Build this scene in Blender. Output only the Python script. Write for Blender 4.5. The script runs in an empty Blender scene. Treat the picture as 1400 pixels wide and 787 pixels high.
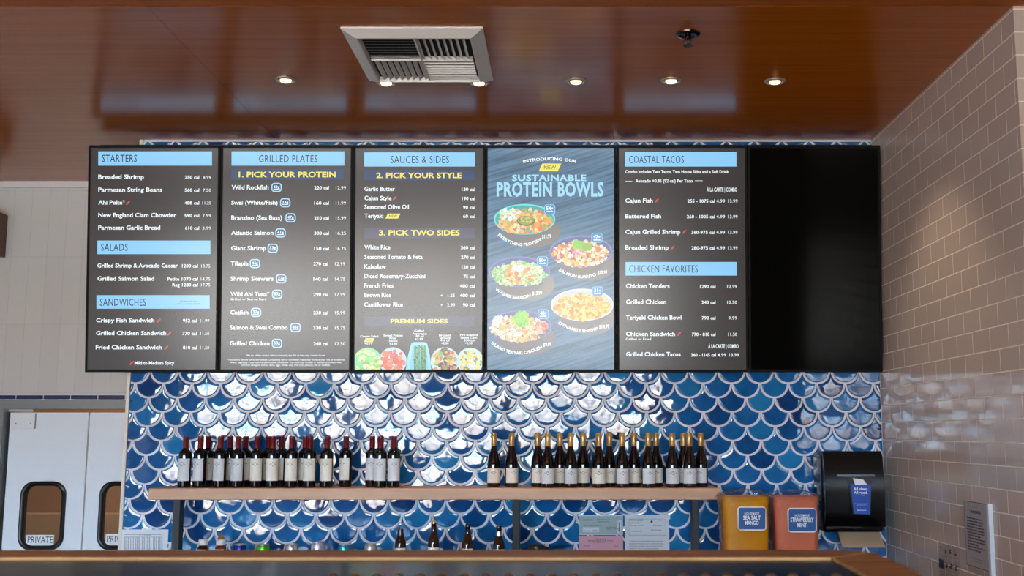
import bpy, bmesh, math, random
from mathutils import Vector, Matrix
rnd = random.Random(7)
D = bpy.data
SC = bpy.context.scene
COL = SC.collection
PI = math.pi

# ------------------------------------------------------------------ camera
F_PX, CX, CY, PITCH = 1473.0, 768.0, 393.5, math.radians(7.61)
CAM = Vector((0.0, -6.0, 1.6))
cam_d = D.cameras.new('camera')
cam = D.objects.new('camera', cam_d)
COL.objects.link(cam)
cam.location = CAM
cam.rotation_euler = (PI / 2 + PITCH, 0, 0)
cam_d.sensor_width = 36
cam_d.lens = 36 * F_PX / 1400
cam_d.shift_x = -(CX - 700) / 1400
cam_d.clip_start = 0.05
cam_d.dof.use_dof = True
cam_d.dof.focus_distance = 5.9
cam_d.dof.aperture_fstop = 6.5
SC.camera = cam

# ------------------------------------------------------------------ view
SC.view_settings.view_transform = 'Standard'
SC.view_settings.look = 'None'
SC.view_settings.gamma = 1
SC.view_settings.use_curve_mapping = False
SC.view_settings.exposure = 0.0
SC.cycles.use_denoising = True
SC.cycles.max_bounces = 8
SC.cycles.sample_clamp_indirect = 6.0
SC.cycles.caustics_reflective = False
SC.cycles.caustics_refractive = False

# ------------------------------------------------------------------ world: bright street outside
W = D.worlds.new('street_daylight')
SC.world = W
W.use_nodes = True
nt = W.node_tree
nt.nodes.clear()
wo = nt.nodes.new('ShaderNodeOutputWorld')
bg = nt.nodes.new('ShaderNodeBackground')
tc = nt.nodes.new('ShaderNodeTexCoord')
sep = nt.nodes.new('ShaderNodeSeparateXYZ')
nt.links.new(tc.outputs['Generated'], sep.inputs[0])
mp = nt.nodes.new('ShaderNodeMapRange')
mp.inputs[1].default_value = -0.4
mp.inputs[2].default_value = 0.6
wn = nt.nodes.new('ShaderNodeTexNoise')
wn.inputs['Scale'].default_value = 7.0
wn.inputs['Detail'].default_value = 3.0
nt.links.new(tc.outputs['Generated'], wn.inputs['Vector'])
ma = nt.nodes.new('ShaderNodeMath'); ma.operation = 'MULTIPLY_ADD'
ma.inputs[1].default_value = 0.22; ma.inputs[2].default_value = -0.11
nt.links.new(wn.outputs['Fac'], ma.inputs[0])
ad = nt.nodes.new('ShaderNodeMath'); ad.operation = 'ADD'
nt.links.new(sep.outputs['Z'], ad.inputs[0]); nt.links.new(ma.outputs[0], ad.inputs[1])
nt.links.new(ad.outputs[0], mp.inputs[0])
cr = nt.nodes.new('ShaderNodeValToRGB')
E = cr.color_ramp.elements
E[0].position = 0.0; E[0].color = (0.42, 0.40, 0.37, 1)
E[1].position = 1.0; E[1].color = (0.55, 0.80, 1.0, 1)
for p, c in ((0.33, (0.56, 0.57, 0.57, 1)), (0.365, (0.22, 0.21, 0.20, 1)), (0.405, (0.46, 0.42, 0.38, 1)),
             (0.435, (0.72, 0.77, 0.84, 1)), (0.48, (0.38, 0.70, 1.0, 1)), (0.56, (0.78, 0.88, 0.98, 1)), (0.66, (0.62, 0.84, 1.0, 1))):
    e = cr.color_ramp.elements.new(p); e.color = c
nt.links.new(mp.outputs[0], cr.inputs[0])
nt.links.new(cr.outputs[0], bg.inputs['Color'])
bg.inputs['Strength'].default_value = 41.0
nt.links.new(bg.outputs[0], wo.inputs['Surface'])

# window bays behind the camera (x0, x1); portals guide the daylight through them
FRONT_Y = -9.5
BAYS = [(-5.4, -3.35), (-3.1, -1.05), (-0.8, 1.25)]
WZ0, WZ1 = 0.75, 2.55
for i, (a, b) in enumerate(BAYS):
    ld = D.lights.new('daylight_portal', 'AREA')
    ld.shape = 'RECTANGLE'; ld.size = b - a; ld.size_y = WZ1 - WZ0
    ld.cycles.is_portal = True
    lo = D.objects.new('daylight_portal', ld)
    lo.location = ((a + b) / 2, FRONT_Y - 0.05, (WZ0 + WZ1) / 2)
    lo.rotation_euler = (PI / 2, 0, PI)
    COL.objects.link(lo)

# ------------------------------------------------------------------ pixel -> place
CP, SP = math.cos(PITCH), math.sin(PITCH)
def ray(px, py):
    u = (px - CX) / F_PX; v = (CY - py) / F_PX
    return Vector((u, CP - v * SP, SP + v * CP))
def U(px, py, Y):
    d = ray(px, py); return CAM + d * ((Y - CAM.y) / d.y)
def UZ(px, py, Z):
    d = ray(px, py); return CAM + d * ((Z - CAM.z) / d.z)
def UXp(px, py, X):
    d = ray(px, py); return CAM + d * ((X - CAM.x) / d.x)

# ------------------------------------------------------------------ materials
def mat(name, col, rough=0.5, metal=0.0, spec=0.5, coat=0.0, emit=None, estr=1.0, trans=0.0, ior=1.5, sss=0.0):
    m = D.materials.new(name); m.use_nodes = True
    b = m.node_tree.nodes['Principled BSDF']
    b.inputs['Base Color'].default_value = (*col, 1)
    b.inputs['Roughness'].default_value = rough
    b.inputs['Metallic'].default_value = metal
    b.inputs['Specular IOR Level'].default_value = spec
    b.inputs['Coat Weight'].default_value = coat
    b.inputs['Coat Roughness'].default_value = 0.05
    b.inputs['Transmission Weight'].default_value = trans
    b.inputs['IOR'].default_value = ior
    if sss: b.inputs['Subsurface Weight'].default_value = sss
    if emit:
        b.inputs['Emission Color'].default_value = (*emit, 1)
        b.inputs['Emission Strength'].default_value = estr
    return m
def L(r, g, b):
    f = lambda c: (c / 255 / 12.92) if c <= 10 else ((c / 255 + 0.055) / 1.055) ** 2.4
    return (f(r), f(g), f(b))
def nodes(m): return m.node_tree.nodes, m.node_tree.links, m.node_tree.nodes['Principled BSDF']
def noise_color(m, c1, c2, scale, stretch=(1, 1, 1), detail=4, bump=0.0, coords='Object', lo=0.3, hi=0.7):
    n, l, b = nodes(m)
    t = n.new('ShaderNodeTexCoord'); mpn = n.new('ShaderNodeMapping'); mpn.inputs['Scale'].default_value = stretch
    l.new(t.outputs[coords], mpn.inputs[0])
    x = n.new('ShaderNodeTexNoise'); x.inputs['Scale'].default_value = scale; x.inputs['Detail'].default_value = detail
    l.new(mpn.outputs[0], x.inputs['Vector'])
    r = n.new('ShaderNodeValToRGB'); r.color_ramp.elements[0].position = lo; r.color_ramp.elements[1].position = hi
    r.color_ramp.elements[0].color = (*c1, 1); r.color_ramp.elements[1].color = (*c2, 1)
    l.new(x.outputs['Fac'], r.inputs[0]); l.new(r.outputs[0], b.inputs['Base Color'])
    if bump:
        bp = n.new('ShaderNodeBump'); bp.inputs['Strength'].default_value = bump; bp.inputs['Distance'].default_value = 0.002
        l.new(x.outputs['Fac'], bp.inputs['Height']); l.new(bp.outputs[0], b.inputs['Normal'])
    return m

def brick_mat(name, c1, c2, grout, w, h, off, axes, origin, mortar, rough, bump=0.6, distort=0.0, spec=0.5):
    """tiles laid in the plane of two world axes, starting from a joint at origin"""
    m = mat(name, c1, rough, spec=spec); n, l, b = nodes(m)
    t = n.new('ShaderNodeNewGeometry'); s = n.new('ShaderNodeSeparateXYZ'); l.new(t.outputs['Position'], s.inputs[0])
    cmb = n.new('ShaderNodeCombineXYZ')
    for k, ax in enumerate(axes):
        sub = n.new('ShaderNodeMath'); sub.operation = 'SUBTRACT'; sub.inputs[1].default_value = origin[k]
        l.new(s.outputs['XYZ'.index(ax)], sub.inputs[0]); l.new(sub.outputs[0], cmb.inputs[k])
    br = n.new('ShaderNodeTexBrick'); br.offset = off; br.squash = 1.0
    br.inputs['Scale'].default_value = 1.0; br.inputs['Brick Width'].default_value = w; br.inputs['Row Height'].default_value = h
    br.inputs['Mortar Size'].default_value = mortar; br.inputs['Mortar Smooth'].default_value = 0.2; br.inputs['Bias'].default_value = 0.0
    br.inputs['Color1'].default_value = (*c1, 1); br.inputs['Color2'].default_value = (*c2, 1); br.inputs['Mortar'].default_value = (*grout, 1)
    l.new(cmb.outputs[0], br.inputs['Vector']); l.new(br.outputs['Color'], b.inputs['Base Color'])
    inv = n.new('ShaderNodeMath'); inv.operation = 'SUBTRACT'; inv.inputs[0].default_value = 1.0; l.new(br.outputs['Fac'], inv.inputs[1])
    h_out = inv.outputs[0]
    if distort:
        nz = n.new('ShaderNodeTexNoise'); nz.inputs['Scale'].default_value = 9.0; nz.inputs['Detail'].default_value = 2.0
        l.new(t.outputs['Position'], nz.inputs['Vector'])
        mm = n.new('ShaderNodeMath'); mm.operation = 'MULTIPLY_ADD'; mm.inputs[1].default_value = distort
        l.new(nz.outputs['Fac'], mm.inputs[0]); l.new(h_out, mm.inputs[2]); h_out = mm.outputs[0]
    bp = n.new('ShaderNodeBump'); bp.inputs['Strength'].default_value = bump; bp.inputs['Distance'].default_value = 0.003
    l.new(h_out, bp.inputs['Height']); l.new(bp.outputs[0], b.inputs['Normal'])
    ra = n.new('ShaderNodeMapRange'); ra.inputs[3].default_value = rough; ra.inputs[4].default_value = 0.8
    l.new(br.outputs['Fac'], ra.inputs[0]); l.new(ra.outputs[0], b.inputs['Roughness'])
    return m

M = {}
M['wood_ceiling'] = noise_color(mat('ceiling_veneer', (.15, .05, .02), 0.20, coat=0.0, ior=1.5), (.390, .082, .003), (.480, .118, .006), 5.0, (0.25, 9, 9), 5)
M['wood_ceiling_front'] = noise_color(mat('ceiling_veneer_front', (.15, .05, .02), 0.50, ior=1.3), (.390, .082, .003), (.480, .118, .006), 5.0, (0.25, 9, 9), 5)
for k_ in ('wood_ceiling', 'wood_ceiling_front'): M[k_].node_tree.nodes['Principled BSDF'].inputs['Specular Tint'].default_value = (1.0, .80, .62, 1)
M['wood_dark'] = noise_color(mat('dark_wood', (.15, .05, .02), 0.35), (.085, .025, .008), (.15, .05, .015), 3.0, (6, 6, 0.6), 6)
M['wood_shelf'] = noise_color(mat('shelf_oak', (.5, .3, .17), 0.45), (.52, .285, .165), (.64, .375, .225), 4.0, (0.7, 9, 9), 6)
M['wood_counter'] = noise_color(mat('counter_oak', (.4, .22, .09), 0.55, spec=.3), (.34, .175, .06), (.56, .32, .12), 5.0, (0.8, 8, 8), 6)
M['grout'] = mat('white_grout', (.80, .83, .88), 0.7)
M['white_paint'] = mat('white_paint', (.72, .71, .70), 0.5)
M['cream'] = mat('cream_edge', (.80, .74, .62), 0.45)
M['plaster'] = mat('plaster', (.62, .59, .55), 0.8)
M['floor'] = noise_color(mat('floor_concrete', (.3, .28, .26), 0.35), (.075, .07, .065), (.12, .11, .10), 3.0)
M['grey_metal'] = mat('grey_frame', (.22, .225, .23), 0.4, 0.3)
M['steel'] = mat('steel', (.55, .56, .58), 0.3, 1.0)
M['post_metal'] = mat('post_metal', (.035, .037, .042), 0.6, 0.2)
M['black_plastic'] = mat('black_plastic', (.006, .006, .007), 0.25)
M['black_gloss'] = mat('black_gloss', (.004, .004, .005), 0.22, spec=.3)
M['black_rubber'] = mat('black_rubber', (.010, .010, .011), 0.32)
M['black_top'] = mat('black_counter_top', (.003, .004, .006), 0.15, spec=.008)
M['door_white'] = mat('door_laminate', (.86, .90, .94), 0.35)
M['vent_white'] = mat('vent_white', (.84, .76, .70), 0.45)
M['vent_dark'] = mat('vent_dark', (.01, .009, .008), 0.9)
M['chrome'] = mat('chrome', (.75, .72, .68), 0.15, 1.0)
M['bronze'] = mat('dark_bronze', (.10, .06, .05), 0.25, 1.0)
M['brass'] = mat('brass', (.45, .29, .10), 0.35, 1.0)
M['bulb'] = mat('bulb', (1, .9, .75), 0.3, emit=(1.0, .74, .40), estr=7)
M['paper'] = mat('paper', (.80, .82, .86), 0.75)
M['paper_pink'] = mat('paper_pink', (.80, .42, .50), 0.75)
M['paper_green'] = mat('paper_green', (.45, .56, .56), 0.75)
M['ink'] = mat('ink', (.03, .03, .04), 0.7)
M['ink_grey'] = mat('ink_grey', (.12, .125, .14), 0.7)
M['ink_white'] = mat('ink_white', (.85, .87, .9), 0.6)
M['label_blue'] = mat('label_blue', (.010, .085, .30), 0.4)
M['label_white'] = mat('label_white', (.85, .86, .88), 0.4)
M['card_blue'] = mat('card_blue', (.010, .075, .40), 0.35)

# white stacked tile of the recess, navy tile band, beige subway tile
zc0 = U(60, 351, 1.03).z
M['white_tile'] = brick_mat('white_stacked_tile', (.64, .63, .61), (.61, .60, .59), (.50, .49, .48), 0.117, 0.447, 0.0, 'XZ', (U(3, 530, 1.03).x, zc0), 0.0012, 0.28, 0.25, 0.3)
X_RIGHT = U(1206.3, 590, 0).x
zr0 = U(1206.5, 600.7, 0).z
M['beige_tile'] = brick_mat('beige_subway_tile', (.60, .48, .41), (.55, .44, .375), (.88, .78, .68), 0.187, 0.0935, 0.5, 'YZ', (-0.155, zr0), 0.0028, 0.09, 0.5, 0.5, spec=0.6)

# ------------------------------------------------------------------ mesh helpers
def new_bm(): return bmesh.new()
def box(bm, x0, x1, y0, y1, z0, z1, bev=0.0, seg=2):
    r = bmesh.ops.create_cube(bm, size=1)
    vs = r['verts']
    bmesh.ops.scale(bm, vec=(x1 - x0, y1 - y0, z1 - z0), verts=vs)
    bmesh.ops.translate(bm, vec=((x0 + x1) / 2, (y0 + y1) / 2, (z0 + z1) / 2), verts=vs)
    if bev:
        es = list({e for v in vs for e in v.link_edges})
        bmesh.ops.bevel(bm, geom=es, offset=bev, segments=seg, affect='EDGES', profile=0.5)
    return bm
def lathe(bm, prof, seg=24, cx=0, cy=0, z0=0, a0=0, a1=2 * PI, close=True):
    full = abs(a1 - a0 - 2 * PI) < 1e-6
    n = seg if full else seg + 1
    rings = []
    for r, z in prof:
        rings.append([bm.verts.new((cx + r * math.cos(a0 + (a1 - a0) * k / seg), cy + r * math.sin(a0 + (a1 - a0) * k / seg), z0 + z)) for k in range(n)])
    for i in range(len(rings) - 1):
        for k in range(seg):
            k2 = (k + 1) % n if full else k + 1
            bm.faces.new((rings[i][k], rings[i][k2], rings[i + 1][k2], rings[i + 1][k]))
    if full and close:
        if prof[0][0] > 1e-5: bm.faces.new(list(reversed(rings[0])))
        if prof[-1][0] > 1e-5: bm.faces.new(rings[-1])
    return bm
def tube(bm, p0, p1, r, seg=10):
    p0 = Vector(p0); p1 = Vector(p1); d = (p1 - p0)
    q = d.to_track_quat('Z', 'Y').to_matrix()
    rings = []
    for p in (p0, p1):
        rings.append([bm.verts.new(p + q @ Vector((r * math.cos(2 * PI * k / seg), r * math.sin(2 * PI * k / seg), 0))) for k in range(seg)])
    for k in range(seg):
        bm.faces.new((rings[0][k], rings[0][(k + 1) % seg], rings[1][(k + 1) % seg], rings[1][k]))
    bm.faces.new(list(reversed(rings[0]))); bm.faces.new(rings[1])
def prism(bm, pts, vec):
    """closed solid from a planar outline pushed along vec"""
    vec = Vector(vec)
    a = [bm.verts.new(Vector(p)) for p in pts]; b = [bm.verts.new(Vector(p) + vec) for p in pts]
    n = len(a)
    bm.faces.new(a); bm.faces.new(list(reversed(b)))
    for k in range(n): bm.faces.new((a[(k + 1) % n], a[k], b[k], b[(k + 1) % n]))
def finish(name, bm, m, parent=None, smooth=False, world=False):
    if parent is not None and world:
        bmesh.ops.translate(bm, vec=-parent.location, verts=bm.verts)
    bmesh.ops.recalc_face_normals(bm, faces=bm.faces)
    me = D.meshes.new(name); bm.to_mesh(me); bm.free()
    if smooth is True:
        for p in me.polygons: p.use_smooth = True
    elif smooth:
        for p in me.polygons: p.use_smooth = True
        me.set_sharp_from_angle(angle=math.radians(smooth))
    me.materials.append(m)
    o = D.objects.new(name, me); COL.objects.link(o)
    if parent is not None: o.parent = parent
    return o
def root(o):
    while o.parent: o = o.parent
    return o
def obj(name, bm, m, parent=None, smooth=False):
    """bm in world coordinates; parent (or its root) is only translated"""
    if parent is not None:
        off = Vector((0, 0, 0)); q = parent
        while q: off += q.location; q = q.parent
        bmesh.ops.translate(bm, vec=-off, verts=bm.verts)
    return finish(name, bm, m, parent, smooth)
def tag(o, label, cat, group=None):
    o['label'] = label; o['category'] = cat
    if group: o['group'] = group
    return o
def thing(name, label, cat, loc=(0, 0, 0), group=None):
    o = D.objects.new(name, None); COL.objects.link(o); o.location = loc
    o.empty_display_size = 0.05
    return tag(o, label, cat, group)
def struct(name, bm, m, smooth=False, parent=None):
    o = obj(name, bm, m, parent, smooth)
    if parent is None: o['kind'] = 'structure'
    return o

# flat print on a plane: everything is given in photograph pixels and laid onto the plane
_glyph = {}
def text_geo(s, bold, sp=1.0):
    k = (s, bold, sp)
    if k not in _glyph:
        cu = D.curves.new('t', 'FONT'); cu.body = s; cu.size = 1.0; cu.resolution_u = 2; cu.offset = bold; cu.space_character = sp
        o = D.objects.new('t', cu); me = D.meshes.new_from_object(o)
        _glyph[k] = ([(v.co.x, v.co.y) for v in me.vertices], [tuple(p.vertices) for p in me.polygons])
        D.objects.remove(o); D.curves.remove(cu); D.meshes.remove(me)
    return _glyph[k]
CAPH = max(y for x, y in text_geo('H', 0.0)[0])
class Plane:
    def __init__(self, O, ex, ey):
        self.O = Vector(O); self.ex = Vector(ex).normalized(); self.ey = Vector(ey).normalized()
        self.n = self.ex.cross(self.ey)
        self.acc = {}; self.zoff = 0.001; self.ox = 0; self.oy = 0; self.k = 1
    def crop(self, ox, oy, k): self.ox, self.oy, self.k = ox, oy, k
    def ab(self, px, py):
        px = self.ox + px / self.k; py = self.oy + py / self.k
        d = ray(px, py); t = (self.O - CAM).dot(self.n) / d.dot(self.n)
        p = CAM + d * t - self.O
        return p.dot(self.ex), p.dot(self.ey)
    def P(self, a, b, z=0.0): return self.O + self.ex * a + self.ey * b + self.n * z
    def add(self, key, ab, faces, z=None, col=None):
        V, F, C = self.acc.setdefault(key, ([], [], []))
        n0 = len(V); z = self.zoff if z is None else z
        V += [self.P(a, b, z) for a, b in ab]; F += [tuple(i + n0 for i in f) for f in faces]; C += [col] * len(faces)
    def poly(self, key, pts, z=None, col=None):
        if col is None and key not in ('b', 'ink'): self.cnt = getattr(self, 'cnt', 0) + 1; key = '%s#%d' % (key, self.cnt)
        self.add(key, [self.ab(*p) for p in pts], [tuple(range(len(pts)))], z, col)
    def rect(self, key, x0, y0, x1, y1, z=None, col=None):
        self.poly(key, [(x0, y1), (x1, y1), (x1, y0), (x0, y0)], z, col)
    def ell(self, key, cx, cy, rx, ry, z=None, col=None, n=28, clip=None, a0=0, a1=2 * PI):
        pts = []
        for i in range(n):
            a = a0 + (a1 - a0) * i / (n if abs(a1 - a0 - 2 * PI) < 1e-6 else n - 1)
            x = cx + rx * math.cos(a); y = cy - ry * math.sin(a)
            if clip: x = min(max(x, clip[0]), clip[2]); y = min(max(y, clip[1]), clip[3])
            pts.append((x, y))
        self.poly(key, pts, z, col)
    def rrect(self, key, x0, y0, x1, y1, r, z=None, col=None):
        pts = []
        for cx, cy, s in ((x1 - r, y0 + r, 0), (x0 + r, y0 + r, 1), (x0 + r, y1 - r, 2), (x1 - r, y1 - r, 3)):
            for i in range(5):
                a = (s + i / 4) * PI / 2
                pts.append((cx + r * math.cos(a), cy - r * math.sin(a)))
        self.poly(key, pts, z, col)
    def text(self, key, s, x0, x1, yb, cap, bold=0.0, z=None, dy=0.0):
        V, F = text_geo(s, bold, 1.08 if key in ('ink', 'title', 't') and len(s) > 3 else 1.0)
        lo = min(v[0] for v in V); hi = max(v[0] for v in V)
        a0, b0 = self.ab(x0, yb); a1, b1 = self.ab(x1, yb + dy); ca, cb = self.ab(x0, yb - cap)
        sx = (a1 - a0) / (hi - lo); sy = (cb - b0) / CAPH
        if key in ('white', 'yellow', 'ink', 'title', 'w', 't', 'grey', 'blue'): self.cnt = getattr(self, 'cnt', 0) + 1; key = '%s#%d' % (key, self.cnt)
        self.add(key, [(a0 + (x - lo) * sx, b0 + (b1 - b0) * (x - lo) / (hi - lo) + y * sy) for x, y in V], F, z)
    def arc(self, key, s, p0, p1, p2, cap, bold=0.0, z=None):
        V, F = text_geo(s, bold)
        lo = min(v[0] for v in V); hi = max(v[0] for v in V)
        c = (2 * p1[0] - (p0[0] + p2[0]) / 2, 2 * p1[1] - (p0[1] + p2[1]) / 2)
        out = []
        for x, y in V:
            f = (x - lo) / (hi - lo)
            q = [(1 - f) ** 2 * p0[i] + 2 * f * (1 - f) * c[i] + f * f * p2[i] for i in (0, 1)]
            t = [2 * (1 - f) * (c[i] - p0[i]) + 2 * f * (p2[i] - c[i]) for i in (0, 1)]
            ln = math.hypot(*t); h = y / CAPH * cap
            out.append(self.ab(q[0] + t[1] / ln * h, q[1] - t[0] / ln * h))
        self.cnt = getattr(self, 'cnt', 0) + 1; self.add('%s#%d' % (key, self.cnt), out, F, z)
    def emit(self, key, name, m, parent, colored=False):
        for k in [k for k in self.acc if k.startswith(key + '#')]: self.emit(k, name, m, parent, colored)
        if key not in self.acc: return None
        V, F, C = self.acc.pop(key)
        off = Vector((0, 0, 0)); q = parent
        while q: off += q.location; q = q.parent
        me = D.meshes.new(name); me.from_pydata([v - off for v in V], [], F); me.update()
        if colored:
            at = me.attributes.new('Col', 'FLOAT_COLOR', 'FACE')
            for i, c in enumerate(C): at.data[i].color = (*(c or (1, 1, 1)), 1)
        me.materials.append(m)
        o = D.objects.new(name, me); COL.objects.link(o); o.parent = parent
        return o

# ================================================================== ROOM SHELL
CEIL = UZ(700, 191.5, 0).z if False else U(700, 191.5, 0).z
X_LEFT = U(172.5, 590, 0).x
REC = 1.03                       # the white-tiled recess lies this far behind the tiled wall
SEAM = UXp(1395.5, 200, U(1206.3, 590, 0).x).y                      # where the side tile and the glossy ceiling panels end
XW, XE = -6.5, 5.0

bm = new_bm(); box(bm, XW, XE, FRONT_Y, REC + 3.2, -0.12, 0.0); struct('floor', bm, M['floor'])
# ceiling: glossy veneer panels by the wall with fine joints, satin panels in front of the seam
bm = new_bm()
seam_x = UZ(338, 150, CEIL).x
g = 0.0008
box(bm, XW, seam_x - g, SEAM, REC + 0.12, CEIL, CEIL + 0.03)
box(bm, seam_x + g, 3.0, SEAM, REC + 0.12, CEIL, CEIL + 0.03)
struct('ceiling', bm, M['wood_ceiling'])
bm = new_bm()
box(bm, XW, seam_x - g, FRONT_Y, SEAM - 0.004, CEIL, CEIL + 0.03)
box(bm, seam_x + g, XE, FRONT_Y, SEAM - 0.004, CEIL, CEIL + 0.03)
struct('ceiling_front', bm, M['wood_ceiling_front'])
bm = new_bm(); box(bm, XW, XE, FRONT_Y, REC + 3.2, CEIL + 0.031, CEIL + 0.1); struct('ceiling_slab', bm, M['vent_dark'])

# ---- fish-scale wall
def scallop_mat():
    m = mat('fish_scale_glaze', (.02, .14, .40), 0.05, spec=0.6, ior=1.55); n, l, b = nodes(m)
    at = n.new('ShaderNodeAttribute'); at.attribute_name = 'tone'; at.attribute_type = 'GEOMETRY'
    r = n.new('ShaderNodeValToRGB'); e = r.color_ramp.elements
    e[0].position = 0; e[0].color = (.004, .042, .175, 1)
    e[1].position = 1; e[1].color = (.020, .235, .52, 1)
    k = r.color_ramp.elements.new(0.5); k.color = (.008, .115, .35, 1)
    pos = n.new('ShaderNodeNewGeometry')
    nz = n.new('ShaderNodeTexNoise'); nz.inputs['Scale'].default_value = 18; nz.inputs['Detail'].default_value = 3
    l.new(pos.outputs['Position'], nz.inputs['Vector'])
    mx = n.new('ShaderNodeMath'); mx.operation = 'MULTIPLY_ADD'; mx.inputs[1].default_value = 0.5; mx.inputs[2].default_value = -0.25
    l.new(nz.outputs['Fac'], mx.inputs[0])
    a2 = n.new('ShaderNodeMath'); a2.operation = 'ADD'; l.new(at.outputs['Fac'], a2.inputs[0]); l.new(mx.outputs[0], a2.inputs[1])
    l.new(a2.outputs[0], r.inputs[0]); l.new(r.outputs[0], b.inputs['Base Color'])
    # hand-made glaze: shallow ripples
    n2 = n.new('ShaderNodeTexNoise'); n2.noise_dimensions = '4D'; n2.inputs['Scale'].default_value = 15; n2.inputs['Detail'].default_value = 1.2
    l.new(pos.outputs['Position'], n2.inputs['Vector'])
    mw = n.new('ShaderNodeMath'); mw.operation = 'MULTIPLY'; mw.inputs[1].default_value = 37.0
    l.new(at.outputs['Fac'], mw.inputs[0]); l.new(mw.outputs[0], n2.inputs['W'])
    bp = n.new('ShaderNodeBump'); bp.inputs['Strength'].default_value = 0.30; bp.inputs['Distance'].default_value = 0.0040
    l.new(n2.outputs['Fac'], bp.inputs['Height']); l.new(bp.outputs[0], b.inputs['Normal'])
    return m
R = 0.0788
p0 = U(1039.8, 563.5, 0)
def clip_poly(poly, axis, val, keep_less):
    out = []
    for i in range(len(poly)):
        a, b = poly[i], poly[(i + 1) % len(poly)]
        ia = (a[axis] <= val) if keep_less else (a[axis] >= val)
        ib = (b[axis] <= val) if keep_less else (b[axis] >= val)
        if ia: out.append(a)
        if ia != ib:
            t = (val - a[axis]) / (b[axis] - a[axis]); out.append(tuple(a[k] + t * (b[k] - a[k]) for k in range(2)))
    return out
def scallop_outline():
    pts = []
    for i in range(17):
        a = PI + PI * i / 16; pts.append((math.cos(a), math.sin(a)))
    for i in range(1, 8):                       # right concave side up to the tip
        a = -PI / 2 - (PI / 2) * i / 8; pts.append((1 + math.cos(a), 1 + math.sin(a)))
    pts.append((0, 1))
    for i in range(1, 8):
        a = 0 - (PI / 2) * i / 8; pts.append((-1 + math.cos(a), 1 + math.sin(a)))
    return pts
OUT = scallop_outline()
verts, faces, tones = [], [], []
zmin, zmax = 0.0, CEIL - 0.012
nrow0 = int((zmin - p0.z) / R) - 1; nrow1 = int((zmax - p0.z) / R) + 2
for row in range(nrow0, nrow1 + 1):
    z0 = p0.z + row * R
    xoff = p0.x + (R if row % 2 == 0 else 0.0)
    n0 = int((X_LEFT - xoff) / (2 * R)) - 2; n1 = int((X_RIGHT - xoff) / (2 * R)) + 2
    for c in range(n0, n1 + 1):
        x0 = xoff + c * 2 * R
        tone = min(1, max(0, rnd.gauss(0.48, 0.24)))
        tx, tz = rnd.gauss(0, 0.020), rnd.gauss(0, 0.020)
        loops = []
        cz = -0.12
        for s, h in ((0.888, 0.0005), (0.872, 0.0032), (0.846, 0.0040), (0.80, 0.0042), (0.45, 0.0044)):
            poly = [(x * s, cz + (y - cz) * s) for x, y in OUT]
            poly = [(x0 + x * R, z0 + y * R) for x, y in poly]
            loops.append((poly, h))
        b0 = loops[0][0]
        if max(p[0] for p in b0) < X_LEFT + .012 or min(p[0] for p in b0) > X_RIGHT - .006: continue
        if min(p[1] for p in b0) > zmax or max(p[1] for p in b0) < zmin: continue
        cl = lambda p: (min(max(p[0], X_LEFT + .008), X_RIGHT - .004), min(max(p[1], zmin), zmax))
        st = len(verts); nP = len(OUT)
        for poly, h in loops:
            for p in poly:
                q = cl(p)
                verts.append((q[0], -(h + (p[0] - x0) * tx + (p[1] - z0) * tz), q[1]))
        verts.append((cl((x0, z0 + cz * R))[0], -(0.0044 + cz * R * tz), cl((x0, z0 + cz * R))[1]))
        for i in range(len(loops) - 1):
            for k in range(nP):
                k2 = (k + 1) % nP
                faces.append((st + i * nP + k, st + i * nP + k2, st + (i + 1) * nP + k2, st + (i + 1) * nP + k)); tones.append(tone)
        i = len(loops) - 1; cv = len(verts) - 1
        for k in range(nP):
            faces.append((st + i * nP + k, st + i * nP + (k + 1) % nP, cv)); tones.append(tone)
me = D.meshes.new('fish_scale_tiles'); me.from_pydata(verts, [], faces); me.update()
at = me.attributes.new('tone', 'FLOAT', 'FACE'); at.data.foreach_set('value', tones)
for p in me.polygons: p.use_smooth = True
me.materials.append(scallop_mat())
bmw = new_bm(); box(bmw, X_LEFT, X_RIGHT + 0.10, 0.0, 0.16, 0.0, CEIL); wall_back = struct('wall_back', bmw, M['grout'])
ft = D.objects.new('fish_scale_tiles', me); COL.objects.link(ft); ft.parent = wall_back
bm = new_bm(); box(bm, X_LEFT + .02, X_RIGHT - .001, -0.010, 0.001, CEIL - 0.012, CEIL - 0.0005); struct('trim_1', bm, M['white_paint'])
bm = new_bm(); box(bm, X_LEFT - 0.006, X_LEFT + 0.012, -0.014, 0.16, 0.0, CEIL - 0.001); struct('trim_2', bm, M['cream'])
# end wall of the recess behind the tiled wall
bm = new_bm(); box(bm, X_LEFT + 0.0, X_LEFT + 0.12, 0.161, REC, 0.0, CEIL); struct('wall_recess_side', bm, M['plaster'])

# ---- beige subway-tiled side wall, wood beyond its end
bm = new_bm(); box(bm, X_RIGHT, X_RIGHT + 0.10, SEAM, -0.0005, 0.0, CEIL); struct('wall_right', bm, M['beige_tile'])
bm = new_bm(); box(bm, X_RIGHT + 0.101, XE, SEAM - .01, SEAM + 0.1, 0.0, CEIL); struct('wall_right_return', bm, M['wood_dark'])
bm = new_bm(); box(bm, X_RIGHT - 0.002, X_RIGHT + 0.1, SEAM - 0.008, SEAM - 0.0005, 0.0, CEIL - .001); struct('trim_3', bm, M['beige_tile'])

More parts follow.
